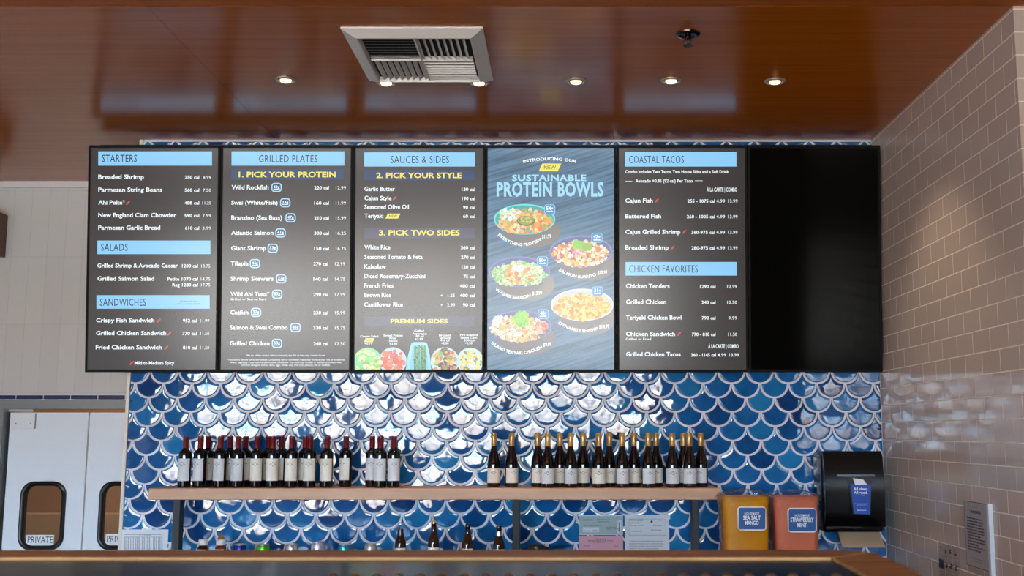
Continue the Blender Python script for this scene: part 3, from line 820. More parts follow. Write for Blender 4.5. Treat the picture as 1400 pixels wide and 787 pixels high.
blobs(pl, k, 790, 346, 7, 4, [(235, 150, 190), (245, 190, 215), (225, 90, 90)], 14, 2.2, .0026, cl4, 75)
k = bowl(3, 'C', 710.3, 371.2, 42, 21, (125, 130, 190), (95, 100, 160), (135, 128, 122))
blobs(pl, k, 711, 375, 22, 13, [(230, 130, 70), (240, 160, 95), (220, 110, 60), (250, 225, 190), (240, 190, 120)], 80, 2.7, .0022, cl4, 76)
blobs(pl, k, 708, 366, 8, 4, [(205, 225, 245), (225, 235, 245)], 22, 2.0, .0026, cl4, 77)
k = bowl(4, 'D', 796.0, 416.5, 43, 22, (225, 234, 242), (190, 195, 195), (128, 124, 122))
pl.ell(k, 827, 417, 7.5, 5, .0025, L(240, 170, 70)); pl.ell(k, 827, 417, 4, 2.6, .0026, L(250, 200, 110))
k = bowl(5, 'E', 710.8, 445.8, 43, 22, (115, 122, 180), (85, 90, 140), (115, 113, 115))
blobs(pl, k, 683, 438, 9, 6, [(235, 235, 250), (215, 215, 240)], 40, 2.0, .0022, cl4, 78)
blobs(pl, k, 740, 448, 9, 8, [(225, 110, 95), (240, 160, 150), (215, 80, 70)], 40, 2.4, .0022, cl4, 79)
blobs(pl, k, 714, 436.5, 10.5, 10, [(130, 215, 60), (110, 200, 50), (160, 230, 90)], 90, 2.6, .0024, cl4, 80)
for cx, cy, s in ((751.7, 286.2, '54g'), (816, 325, '47g'), (741.7, 357, '50g'), (817, 398.3, '31g'), (742.8, 429.3, '48g')):
    pl.rrect('badge', cx - 7.4, cy - 6.6, cx + 7.4, cy + 6.6, 3.2, .0030); pl.rrect('badgeblue', cx - 6.8, cy - 6, cx + 6.8, cy + 6, 3, .0032)
    pl.text('white', s, cx - 4.8, cx + 4.6, cy + .8, 4.6, .03, .0034); pl.rect('white', cx - 4.6, cy + 2.2, cx + 4.6, cy + 3.6, .0034)
for s, a, b, c, pr, px0, px1, py in (
    ('EVERYTHING PROTEIN', (680.5, 321.5), (709.5, 336.0), (740.3, 328.5), '$11.99', 741, 753.5, 326.0),
    ('SALMON BURRITO', (763.5, 369.5), (789.5, 379.8), (815.5, 376.4), '$13.99', 817, 830, 375.2),
    ('WASABI SALMON', (676.4, 395.8), (700.5, 407.9), (726, 405.0), '$13.99', 727.5, 741.2, 403.5),
    ('DYNAMITE SHRIMP', (763, 442.2), (790, 453.2), (817.8, 450.4), '$14.99', 819, 833, 449.2),
    ('ISLAND TERIYAKI CHICKEN', (671.5, 469.5), (705.5, 484.0), (741.6, 475.2), '$9.99', 742.8, 753.8, 473.4)):
    pl.arc('white', s, a, b, c, 3.9, .03, .0034); pl.text('white', pr, px0, px1, py, 4.8, .03, .0034, dy=-1.0)
close(pl, dsp)

# --- 5: coastal tacos, chicken favourites
pl, t, dsp = screen(843, 1022.5, 'lit menu screen headed coastal tacos and chicken favorites, beside the dark screen')
pl.crop(840, 190, 4.63)
head(pl, 68, 82, 773, 174, 'COASTAL TACOS', 92, 440, 152)
pl.text('white', 'Combo includes Two Tacos, Two House Sides and a Soft Drink', 68, 725, 216, 19, WB)
pl.rect('white', 68, 265, 113, 268); pl.rect('white', 510, 262, 558, 265); pl.text('white', 'Avocado +0.85 (92 cal) Per Taco', 133, 495, 274, 20, WB)
pl.text('white', '\u00c0 LA CARTE | COMBO', 585, 777, 332, 24, .02)
for s, x1, yb, c, c0 in (('Cajun Fish', 243, 402, '255 - 1075 cal', 463), ('Battered Fish', 296, 501, '260 - 1005 cal', 458), ('Cajun Grilled Shrimp', 418, 600, '360-975 cal', 487), ('Breaded Shrimp', 343, 699, '280-975 cal', 488)):
    pl.text('white', s, 69, x1, yb, 26, WB); pl.text('white', c, c0, 636, yb, 20, WB); pl.text('white', '4.99', 645, 700, yb, 20, .008); pl.text('white', '13.99', 720, 780, yb, 20, .008)
chili(pl, 267, 390); chili(pl, 441, 587); chili(pl, 367, 688)
pl.crop(840, 345, 4.63)
head(pl, 71, 60, 775, 146, 'CHICKEN FAVORITES', 93, 528, 126)
for s, x1, yb, c, c0, p, q0 in (('Chicken Tenders', 350, 225, '1290 cal', 542, '12.99', 714), ('Grilled Chicken', 328, 325, '240 cal', 552, '12.50', 714), ('Teriyaki Chicken Bowl', 425, 424, '790 cal', 553, '9.99', 722), ('Chicken Sandwich', 384, 528, '770 - 810 cal', 490, '11.50', 720)):
    pl.text('white', s, 73, x1, yb, 26, WB); pl.text('white', c, c0, 640, yb, 20, WB); pl.text('white', p, q0, 776, yb, 20, .008)
chili(pl, 409, 515); pl.text('white', 'Grilled or Fried', 72, 232, 555, 15, .01)
pl.text('white', '\u00c0 LA CARTE | COMBO', 594, 786, 605, 24, .02)
pl.text('white', 'Grilled Chicken Tacos', 74, 420, 656, 26, WB); pl.text('white', '360 - 1145 cal', 486, 642, 658, 20, WB); pl.text('white', '4.99', 653, 707, 658, 20, .008); pl.text('white', '13.99', 727, 788, 658, 20, .008)
close(pl, dsp)
# --- 6: switched off
screen(1022.5, 1205, 'black switched-off menu screen at the right end of the row', 'off')

# ================================================================== BOTTLE SHELF
SF = -0.30                                     # shelf front
zs = U(600, 667.2, SF).z; zs0 = U(600, 683.0, SF).z
sx0 = U(203, 675, SF).x; sx1 = U(985, 675, SF).x
shelf = thing('bottle_shelf', 'long oak shelf on metal posts carrying the wine bottles', 'shelf', ((sx0 + sx1) / 2, SF / 2, zs0))
bm = new_bm(); box(bm, sx0, sx1, SF, -0.012, zs0, zs, .003, 1); obj('shelf_board', bm, M['wood_shelf'], shelf)
BC = 0.905                                     # back counter top
for px_ in (243, 706, 950):
    X = U(px_, 720, -0.17).x
    bm = new_bm(); box(bm, X - .020, X + .020, -0.20, -0.14, BC, zs0, .003, 1); box(bm, X - .04, X + .04, -.22, -.12, BC, BC + .006)
    obj('support_post', bm, M['post_metal'], shelf)

M['glass_red'] = mat('dark_bottle_glass', (.004, .003, .004), 0.06, coat=.3)
M['cap_red'] = mat('burgundy_capsule', (.20, .012, .016), 0.28, 0.35)
M['cap_gold'] = mat('gold_capsule', (.62, .36, .12), 0.30, 0.55)
M['label_cream'] = mat('label_cream', (.82, .78, .68), 0.6)
M['label_grey'] = mat('label_grey', (.70, .72, .74), 0.6)
def wrap(bm, r, z0, z1, half, seg=16, ang=-PI / 2):
    lathe(bm, [(r, z0), (r, z1)], seg, 0, 0, 0, ang - half, ang + half)
def wrap_poly(bm, r, pts):
    """small print on the round label: pts are (arc length, height)"""
    vs = [bm.verts.new((r * math.cos(-PI / 2 + a / r), r * math.sin(-PI / 2 + a / r), z)) for a, z in pts]
    bm.faces.new(vs)
def wine_red(label, lm):
    H = 0.268; t = thing('wine_bottle', label, 'wine bottle')
    r = .0335
    bm = new_bm(); lathe(bm, [(r - .006, 0), (r - .001, .002), (r, .006), (r, H * .66), (r * .97, H * .685), (r * .84, H * .71), (r * .58, H * .735), (.0150, H * .76), (.0138, H * .80), (.0138, H * .985)], 28)
    finish('glass', bm, M['glass_red'], t, 40)
    bm = new_bm(); lathe(bm, [(.0146, H * .765), (.0150, H * .77), (.0150, H * .95), (.0158, H * .955), (.0158, H * .985), (.0148, H * .997), (.010, H)], 24); finish('capsule', bm, M['cap_red'], t, 40)
    bm = new_bm(); wrap(bm, r + .0004, H * .135, H * .565, 1.20); lb = finish('label', bm, lm, t, True)
    bm = new_bm(); rr = r + .0007; zc = H * .455
    wrap_poly(bm, rr, [(-.009, zc), (0, zc - .012), (.009, zc)]); wrap_poly(bm, rr, [(-.008, zc + .002), (.008, zc + .002), (0, zc + .013)])
    for z, w_ in ((.455, .017),): wrap_poly(bm, rr, [(-w_, H * z), (-.007, H * z), (-.007, H * z + .0022), (-w_, H * z + .0022)]); wrap_poly(bm, rr, [(.007, H * z), (w_, H * z), (w_, H * z + .0022), (.007, H * z + .0022)])
    for z, w_ in ((.285, .018), (.345, .012), (.22, .010)): wrap_poly(bm, rr, [(-w_, H * z), (w_, H * z), (w_, H * z + .0014), (-w_, H * z + .0014)])
    finish('emblem', bm, M['ink'], lb)
    return t
def wine_gold(label, lm):
    H = 0.287; t = thing('wine_bottle', label, 'wine bottle'); r = .0355
    bm = new_bm(); lathe(bm, [(r - .007, 0), (r - .001, .002), (r, .006), (r, H * .36), (r * .985, H * .41), (r * .93, H * .47), (r * .82, H * .54), (r * .66, H * .62), (r * .50, H * .69), (.0148, H * .745), (.0140, H * .79), (.0140, H * .985)], 28)
    finish('glass', bm, M['glass_red'], t, 40)
    bm = new_bm(); lathe(bm, [(.0150, H * .748), (.0152, H * .75), (.0150, H * .90), (.0168, H * .905), (.0168, H * .955), (.0156, H * .96), (.0152, H * .992), (.010, H)], 24); finish('capsule', bm, M['cap_gold'], t, 40)
    bm = new_bm(); wrap(bm, r + .0004, H * .075, H * .345, 1.25); lb = finish('label', bm, lm, t, True)
    bm = new_bm(); rr = r + .0007; zc = H * .265
    wrap_poly(bm, rr, [(-.008, zc), (0, zc - .010), (.008, zc)]); wrap_poly(bm, rr, [(-.007, zc + .002), (.007, zc + .002), (0, zc + .011)])
    wrap_poly(bm, rr, [(-.018, zc + .001), (-.007, zc - .002), (-.007, zc), (-.018, zc + .003)]); wrap_poly(bm, rr, [(.007, zc - .002), (.018, zc + .001), (.018, zc + .003), (.007, zc)])
    for z, w_ in ((.19, .014), (.155, .010), (.12, .012)): wrap_poly(bm, rr, [(-w_, H * z), (w_, H * z), (w_, H * z + .0012), (-w_, H * z + .0012)])
    finish('emblem', bm, M['ink'], lb)
    return t
def kids(o): return [c for c in COL.objects if c.parent == o]
def copy_tree(o, parent=None):
    c = o.copy(); COL.objects.link(c); c.parent = parent
    for ch in kids(o): copy_tree(ch, c)
    return c
ORD = ['', 'second', 'third', 'fourth', 'fifth', 'sixth', 'seventh', 'eighth', 'ninth', 'tenth', 'eleventh', 'twelfth', 'thirteenth', 'fourteenth', 'fifteenth', 'sixteenth', 'seventeenth', 'eighteenth', 'nineteenth']
# cap x in the photo, depth row (0 front, 1 behind), turn of the label in degrees, label colour
REDS = [(253, 0, -6, 'g'), (273.5, 0, -22, 'g'), (283.8, 1, 10, 'c'), (301, 0, -14, 'g'), (314, 1, -8, 'c'), (325.2, 0, -2, 'g'), (335, 1, 8, 'c'), (351, 0, 2, 'c'), (366, 1, 12, 'c'), (372.4, 0, 18, 'c'),
        (384, 1, -30, 'c'), (398.5, 0, 2, 'c'), (416.8, 1, 4, 'c'), (423.6, 0, 2, 'c'), (446.8, 0, -4, 'c'), (472.8, 1, -24, 'c'), (508.6, 1, 0, 'g'), (520.2, 0, 0, 'g'), (538.4, 0, 10, 'g')]
GOLDS = [(675.2, 1, 4, 'c'), (699.4, 1, 22, 'c'), (735, 1, 10, 'c'), (748.9, 0, 0, 'g'), (765.5, 1, 12, 'c'), (780.2, 0, 6, 'g'), (797.2, 1, 0, 'c'), (818.7, 0, -2, 'c'), (833.2, 1, 14, 'c'), (850.8, 0, 6, 'g'),
         (866.9, 1, 2, 'c'), (886.5, 0, 8, 'g'), (897.2, 1, -8, 'c'), (919.4, 0, -2, 'g'), (934.6, 1, 0, 'g'), (942.8, 0, -4, 'g'), (958.5, 1, -30, 'g')]
def bottles(lst, maker, cap, py, grp):
    protos = {}
    for i, (px_, rowb, turn, c) in enumerate(lst):
        Y = -0.145 if rowb else -0.232
        where = 'back row' if rowb else 'front row'
        if i == 0: lab = 'leftmost of the %s wine bottles on the oak shelf' % cap
        elif i == len(lst) - 1: lab = 'rightmost of the %s wine bottles on the oak shelf' % cap
        else: lab = '%s wine bottle, %s from the left of its kind on the shelf, %s' % (cap, ORD[i], where)
        lm = M['label_cream'] if c == 'c' else M['label_grey']
        if c not in protos: o = maker(lab, lm); protos[c] = o
        else: o = copy_tree(protos[c])
        o['label'] = lab; o['group'] = grp
        o.location = (U(px_, py, Y).x, Y, zs + .0003); o.rotation_euler = (0, 0, math.radians(turn))
bottles(REDS, wine_red, 'red-capped', 630, 'red-capped wine bottles on the left of the shelf')
bottles(GOLDS, wine_gold, 'gold-capped', 630, 'gold-capped wine bottles on the right of the shelf')

# ================================================================== BACK COUNTER and what stands on it
bcx0, bcx1 = X_LEFT + .05, X_RIGHT - .01
bc = thing('back_counter', 'long dark back counter against the blue tiled wall, under the bottle shelf', 'counter', ((bcx0 + bcx1) / 2, -.33, 0))
bm = new_bm(); box(bm, bcx0, bcx1, -.66, -.010, BC - .04, BC - .0005, .004, 1); obj('counter_top', bm, M['black_top'], bc)
bm = new_bm(); box(bm, bcx0 + .02, bcx1 - .02, -.62, -.012, .0, BC - .041); obj('cabinet', bm, M['wood_dark'], bc)

def lathe_thing(name, label, cat, px_, Y, parts, group=None):
    X = U(px_, 740, Y).x
    t = thing(name, label, cat, (X, Y, BC), group)
    for nm, prof, m in parts:
        bm = new_bm(); lathe(bm, prof, 24); finish(nm, bm, m, t, 40)
    return t
def can(label, px_, col, label2=None, h=.122, r=.033, Y=-.3):
    body = mat('can_paint', col, .25, .6)
    t = lathe_thing('drink_can', label, 'can', px_, Y, [
        ('can_body', [(r * .78, 0), (r * .8, .002), (r, .012), (r, h - .016), (r * .86, h - .005)], body),
        ('can_top', [(r * .86, h - .006), (r * .87, h - .001), (r * .83, h), (r * .80, h - .004), (.001, h - .004)], M['steel'])], 'row of drink cans on the back counter')
    bm = new_bm(); box(bm, -.008, .008, -.012, .010, h - .004, h - .002, .001, 1); finish('pull_tab', bm, M['steel'], t)
    return t
M['plastic_white'] = mat('plastic_white', (.80, .80, .79), .4)
M['amber'] = mat('amber_glass', (.16, .035, .008), .08, coat=.3)
M['brown_dark'] = mat('brown_glass', (.020, .008, .004), .08, coat=.3)
for px_, m_, lab in ((278, M['brown_dark'], 'small dark brown bottle with a white screw cap, leftmost on the back counter'), (302, M['amber'], 'small amber bottle with a white cap and pointed spout on the back counter')):
    t = lathe_thing('condiment_bottle', lab, 'bottle', px_, -.3, [
        ('bottle_body', [(.028, 0), (.031, .004), (.031, .085), (.028, .103), (.020, .113), (.018, .118)], m_),
        ('cap', [(.0225, .116), (.0235, .118), (.0235, .140), (.0215, .144), (.001, .145)], M['plastic_white'])], 'small capped bottles at the left of the back counter')
    bm = new_bm(); wrap(bm, .0314, .02, .096, .8); lb = finish('bottle_label', bm, M['label_white'], t, True)
    if px_ == 302:
        bm = new_bm(); lathe(bm, [(.017, .1455), (.018, .150), (.012, .160), (.005, .174), (.001, .180)], 16); finish('spout', bm, mat('spout', (.22, .12, .05), .4), t, 40)
can('blue drink can on the back counter, left of the green can', 328.5, (.015, .035, .28))
can('bright green drink can on the back counter', 360.5, (.10, .50, .03))
can('plain silver drink can on the back counter, right of the green can', 399, (.62, .62, .62))
t = can('taller white and pale blue drink can with dark marks on the back counter', 435, (.60, .64, .80), h=.134, r=.037)
bm = new_bm()
for a in (-.010, 0, .010):
    wrap_poly(bm, .0374, [(a - .003, .088), (a + .003, .088), (a + .004, .096), (a, .104), (a - .004, .096)])
    wrap_poly(bm, .0374, [(a - .004, .074), (a + .004, .074), (a + .004, .079), (a - .004, .079)])
finish('can_print', bm, M['ink'], t)
can('turquoise drink can with a silver top on the back counter', 471, (.03, .36, .52))
can('silver drink can between the turquoise can and the clear beer bottle', 507, (.60, .60, .58))
def beer(label, px_, m_, capm, top_py, neck=None):
    Y = -.3; X = U(px_, 740, Y).x; h = U(px_, top_py, Y).z - BC
    t = thing('beer_bottle', label, 'bottle', (X, Y, BC), 'beer bottles on the back counter')
    bm = new_bm(); lathe(bm, [(.027, 0), (.0305, .003), (.0305, h * .52), (.028, h * .60), (.021, h * .68), (.0155, h * .78), (.0128, h * .92), (.0135, h * .925), (.0135, h * .955), (.0125, h * .97)], 24); finish('glass', bm, m_, t, 40)
    bm = new_bm(); lathe(bm, [(.0150, h * .955), (.0152, h * .962), (.0135, h * .992), (.010, h), (.001, h)], 20); finish('crown_cap', bm, capm, t, 40)
    bm = new_bm(); wrap(bm, .0309, h * .1, h * .45, 1.2); finish('label', bm, M['label_cream'], t, True)
    if m_ is M['beer_clear']:
        bm = new_bm(); lathe(bm, [(.025, .004), (.0290, .006), (.0290, h * .52), (.0265, h * .60), (.0195, h * .68), (.017, h * .72), (.001, h * .72)], 20); finish('contents', bm, M['brown_dark'], t, 40)
    if neck:
        bm = new_bm(); lathe(bm, [(.0180, h * .72), (.0141, h * .86)], 20, close=False); finish('neck_label', bm, neck, t, True)
M['beer_clear'] = clear_mat('clear_bottle_glass', (.80, .84, .86), .05)
beer('clear glass beer bottle with a dark neck label, right of the cans', 547.5, M['beer_clear'], M['steel'], 714, M['brown_dark'])
beer('brown beer bottle with a gold crown cap on the back counter', 593, M['brown_dark'], M['cap_gold'], 712)
beer('brown beer bottle with a dark cap, second of the three brown ones', 639.5, M['brown_dark'], M['black_plastic'], 716)
beer('brown beer bottle with a pale neck label, nearest the middle shelf post', 682, M['brown_dark'], M['black_plastic'], 718, M['steel'])
# dark crumpled bag right of the middle post
X = U(735, 745, -.28).x
bm = new_bm(); bmesh.ops.create_icosphere(bm, subdivisions=4, radius=1)
q = random.Random(4)
from mathutils import noise as mnoise
for v in bm.verts:
    f = 1 + .22 * mnoise.noise(v.co * 2.6) + .10 * mnoise.noise(v.co * 7)
    v.co = Vector((v.co.x * .085 * f, v.co.y * .06 * f, max(0, .045 + v.co.z * .070 * f)))
o = finish('crumpled_bag', bm, noise_color(mat('black_film', (.01, .01, .012), .22), (.004, .004, .006), (.03, .035, .04), 30), None, True)
o.location = (X, -.28, BC); tag(o, 'dark crumpled plastic bag on the back counter, right of the middle shelf post', 'bag')

# ---- juice containers
def rr_ring(hx, hy, r, z, n=5):
    pts = []
    for sx, sy, s in ((1, 1, 0), (-1, 1, 1), (-1, -1, 2), (1, -1, 3)):
        for i in range(n + 1):
            a = (s + i / n) * PI / 2
            pts.append((sx * (hx - r) + r * math.cos(a), sy * (hy - r) + r * math.sin(a), z))
    return pts
def loft(bm, rings, cap0=True, cap1=True):
    V = [[bm.verts.new(p) for p in r_] for r_ in rings]; n = len(V[0])
    for i in range(len(V) - 1):
        for k in range(n): bm.faces.new((V[i][k], V[i][(k + 1) % n], V[i + 1][(k + 1) % n], V[i + 1][k]))
    if cap0: bm.faces.new(list(reversed(V[0])))
    if cap1: bm.faces.new(V[-1])
def juice(label, px0, px1, col, words, box_px, ty):
    Y = -.425; X0, X1 = U(px0, 700, Y - .1).x, U(px1, 700, Y - .1).x
    cx = (X0 + X1) / 2; hw = (X1 - X0) / 2; top = U(1020, 676, Y - .1).z - BC
    t = thing('juice_container', label, 'drink container', (cx, Y, BC), 'square drink containers on the back counter')
    dp = .115
    lq = mat('juice', col, .4, spec=.2); noise_color(lq, tuple(c * .92 for c in col), tuple(min(1, c * 1.08) for c in col), 4)
    bm = new_bm(); loft(bm, [rr_ring(hw * .90 - .001, dp * .90 - .003, .03, .006), rr_ring(hw * .965 - .001, dp * .965 - .003, .03, top * .90), rr_ring(hw * .97 - .001, dp * .97 - .003, .03, top * .97)]); finish('juice', bm, lq, t, 40)
    bm = new_bm(); loft(bm, [rr_ring(hw * .90, dp * .90, .03, 0.0), rr_ring(hw * .965, dp * .965, .03, top * .86), rr_ring(hw * 1.0, dp * 1.0, .03, top * .865), rr_ring(hw * 1.0, dp, .03, top * .90), rr_ring(hw * .97, dp * .97, .03, top * .91), rr_ring(hw * .985, dp * .985, .03, top), rr_ring(hw * .96, dp * .96, .03, top)], True, False)
    finish('container_wall', bm, M['clear_plastic'], t, 40)
    # cling film pulled over the mouth
    bm = new_bm(); N = 22; q = random.Random(int(px0))
    gv = []
    for i in range(N + 1):
        rowv = []
        for j in range(N + 1):
            u, v = i / N * 2 - 1, j / N * 2 - 1
            e_ = max(abs(u), abs(v))
            z = top + .004 + .010 * mnoise.noise(Vector((u * 3, v * 3, px0))) + .018 * (1 - e_) - (.030 + .02 * mnoise.noise(Vector((u * 5, v * 5, 3)))) * max(0, (e_ - .86) / .14) ** 1.3
            rowv.append(bm.verts.new((u * (hw * 1.03), v * dp * 1.04, z)))
        gv.append(rowv)
    for i in range(N):
        for j in range(N): bm.faces.new((gv[i][j], gv[i + 1][j], gv[i + 1][j + 1], gv[i][j + 1]))
    finish('film_cover', bm, M['film'], t, True)
    # label
    yf = Y - dp * .965 - .003
    pl = Plane((0, yf, 0), (1, 0, 0), (0, 0, 1)); x0, y0, x1, y1 = box_px
    a0, b1 = pl.ab(x0, y0); a1, b0 = pl.ab(x1, y1)
    bm = new_bm(); pts = rr_pts(a0, a1, b0, b1, .018); prism(bm, [(p[0], yf, p[1]) for p in pts], (0, .003, 0)); lb = obj('name_label', bm, M['label_white'], t)
    pl.zoff = .0005
    g_ = 1.8
    pl.rrect('b', x0 + g_, y0 + g_, x1 - g_, y1 - g_, 2.2); pl.zoff = .0010
    cxp = (x0 + x1) / 2
    for s, w_, yb, cap, bd in words: pl.text('w', s, cxp - w_ / 2, cxp + w_ / 2, yb, cap, bd)
    pl.emit('b', 'label_field', M['label_blue'], lb); pl.emit('w', 'label_text', M['ink_white'], lb)
M['film'] = clear_mat('cling_film', (.93, .95, .97), .10)
juice('square clear container of orange sea salt mango drink, beside the shelf end', 987.5, 1053.5, (.80, .31, .003),
      (('HOUSEMADE', 20, 703.5, 3.4, .01), ('SEA SALT', 24, 710.3, 5.6, .03), ('MANGO', 19, 717, 5.4, .03)), (1008, 692, 1048, 725), 0)
juice('square clear container of pink strawberry mint drink, left of the towel dispenser', 1058, 1121, (.80, .20, .10),
      (('HOUSEMADE', 20, 706, 3.4, .01), ('STRAWBERRY', 32, 713, 5.6, .03), ('MINT', 13, 720, 5.4, .03)), (1076.5, 694, 1117, 727.5), 0)

# ---- paper towel dispenser on the tiled wall
Yd = -.235
dx0_, dx1_ = U(1125, 660, Yd).x, U(1209, 660, Yd).x; dz1, dz0 = U(1165, 616.5, Yd).z, U(1165, 728, Yd).z
td = thing('towel_dispenser', 'black wall-mounted paper towel dispenser with a blue card, in the corner', 'towel dispenser', ((dx0_ + dx1_) / 2, -.12, dz0))
bm = new_bm(); box(bm, dx0_, dx1_, Yd + .02, -.012, dz0, dz1 - .01, .02, 3); obj('housing', bm, M['black_plastic'], td, 40)
bm = new_bm()
N = 14; prof = []
for i in range(N + 1):                      # bulging front cover
    f = i / N; prof.append((Yd + .02 - .045 * math.sin(PI * min(1, f * 1.0)) ** .6, dz0 + .03 + (dz1 - dz0 - .03) * f))
pts = [(dx0_ + .006, y, z) for y, z in prof] + [(dx0_ + .006, Yd + .06, dz1), (dx0_ + .006, Yd + .06, dz0 + .03)]
prism(bm, pts, (dx1_ - dx0_ - .012, 0, 0)); obj('front_cover', bm, M['black_gloss'], td, 35)
bm = new_bm(); zb_ = U(1165, 650, Yd - .03).z
yc_ = Yd - .026
M['bar'] = mat('bar_grey', (.16, .20, .26), .25, .3)
box(bm, U(1144, 650, yc_).x, U(1196, 650, yc_).x, yc_ - .010, yc_ + .02, zb_ - .008, zb_ + .008, .006, 3); obj('handle_bar', bm, M['bar'], td, 40)
for pxs in (1212.5,):
    bm = new_bm(); box(bm, dx1_, dx1_ + .020, Yd + .06, -.03, dz0 + .02, dz0 + .16, .008, 2); obj('side_knob', bm, M['black_plastic'], td, 40)
yk = Yd - .034
pl = Plane((0, yk, 0), (1, 0, 0), (0, 0, 1)); pl.crop(1110, 600, 4.917)
out = [pl.ab(*p) for p in ((240, 250), (405, 250), (393, 508), (275, 508))]
bm = new_bm(); prism(bm, [pl.P(a, b) for a, b in out], (0, .012, 0)); obj('card_holder', bm, M['black_gloss'], td)
out = [pl.ab(*p) for p in ((258, 303), (398, 303), (392, 505), (283, 500))]
bm = new_bm(); prism(bm, [pl.P(a, b, .0015) for a, b in out], (0, .001, 0)); cd = obj('blue_card', bm, M['card_blue'], td)
out = [pl.ab(*p) for p in ((275, 262), (345, 272), (372, 305), (290, 308))]
bm = new_bm(); prism(bm, [pl.P(a, b, .0022) for a, b in out], (0, .0008, 0)); obj('paper_flap', bm, M['label_white'], td)
pl.zoff = .0026
pl.text('w', 'All clean.', 279, 378, 343, 18, .035); pl.text('w', 'All good.', 281, 375, 367, 18, .035)
pl.arc('w', '-----', (330, 374), (342, 382), (354, 374), 8, .03)
pl.text('w', 'Dispenser keeps every towel', 290, 380, 436, 5, .0); pl.text('w', 'clean and covered', 300, 368, 444, 5, .0); pl.text('w', 'hand towels', 305, 365, 480, 7, .02)
pl.emit('w', 'card_text', M['ink_white'], cd)
# paper sheet hanging out of the slot
xa_, xb_ = U(1149, 735, Yd + .02).x, U(1206, 735, Yd + .02).x; zp0 = U(1180, 748, Yd + .0).z
bm = new_bm(); rows = []
for i in range(7):
    f = i / 6; y = Yd + .075 - .085 * f ** 1.4; z = dz0 + .012 + (zp0 - dz0 - .012) * f
    rows.append([(xa_ + .004 * f, y, z), (xb_ + .010 * f, y, z)])
V = [[bm.verts.new(p) for p in r_] for r_ in rows] ; V2 = [[bm.verts.new((p[0], p[1] + .0015, p[2])) for p in r_] for r_ in rows]
for A_ in (V, V2):
    for i in range(6): bm.faces.new((A_[i][0], A_[i][1], A_[i + 1][1], A_[i + 1][0]))
bm.faces.new((V[6][0], V[6][1], V2[6][1], V2[6][0]))
obj('paper_towel', bm, mat('kraft_towel', (.42, .30, .19), .8), td, True)

# ---- papers taped to the tile below the shelf
def sheet(name, label, cat, px4, m, lines, group=None, Y=-.012, parts=()):
    pl = Plane((0, Y, 0), (1, 0, 0), (0, 0, 1)); x0, y0, x1, y1 = px4
    a0, b1 = pl.ab(x0, y0); a1, b0 = pl.ab(x1, y1)
    bm = new_bm(); box(bm, a0, a1, Y, Y + .0025, b0, b1); o = obj(name, bm, m); tag(o, label, cat, group)
    pl.zoff = .0005
    for key, r_ in parts: pl.rect(key, *r_)
    pl.zoff = .0009
    for it in lines: pl.text('ink' if len(it) == 5 else it[5], *it[:5])
    nm = {'ink': ('print', M['ink']), 'grey': ('fine_print', M['ink_grey']), 'seal': ('seal', M['paper']), 'bar': ('barcode', M['ink']), 'panel': ('panel', M['paper']), 'tape': ('tape', M['label_white'])}
    for k in sorted({q_.split('#')[0] for q_ in pl.acc}): pl.emit(k, nm[k][0], nm[k][1], o)
    return o
sheet('paper_form', 'white printed form sheet taped low at the left edge of the blue tiles', 'paper', (165.5, 723.5, 228, 770), M['paper'],
      [('LIST OF ALLERGENS', 190, 207, 732.2, 1.6, 'grey')] + [('|||| ||| |||| ||| |||| ||| ||||', 170, 222, 738 + 5.2 * i, 4.2, 'grey') for i in range(6)],
      parts=[('grey', (170, 730.2, 221, 730.6)), ('tape', (194, 721.5, 208, 725)), ('grey', (170, 733.6, 221, 733.9))])
sheet('certificate', 'grey-green certificate with a barcode taped under the shelf, above the pink notice', 'paper', (792, 703.5, 852, 731), M['paper_green'],
      [('City Permit', 797, 810, 711.5, 3.0), ('CERTIFICATE OF', 816, 834, 711, 2.0, 'grey'), ('REGISTRATION', 818, 832, 714, 2.0, 'grey'), ('fire code permit', 798, 823, 719, 2.4, 'grey'), ('valid until', 829, 845, 723.5, 2.0, 'grey'), ('restaurant', 829, 843, 721, 2.0, 'grey'), ('no. 00', 798, 818, 726, 2.0, 'grey')],
      parts=[('seal', (793, 703.8, 851.5, 705.2)), ('seal', (793, 729.5, 851.5, 730.6)), ('panel', (844, 710.5, 849.5, 728.8)), ('panel', (797, 720.5, 819, 727)), ('bar', (845.6, 712.5, 848, 727))], Y=-.0135)
sheet('pink_notice', 'pink printed notice taped under the grey-green certificate', 'paper', (791.5, 732, 852, 770), M['paper_pink'],
      [('CITY NOTICE', 814, 828, 738, 2.2), ('REQUIRED PERMIT TO BE POSTED', 804, 838, 739.8, 2.0), ('IN PUBLIC VIEW', 811, 827, 741.8, 2.0), ('Issued', 798, 806, 746.4, 1.8), ('Expires', 839.5, 845, 747, 1.8), ('- - - - - -', 812, 830, 748, 1.4, 'grey')])
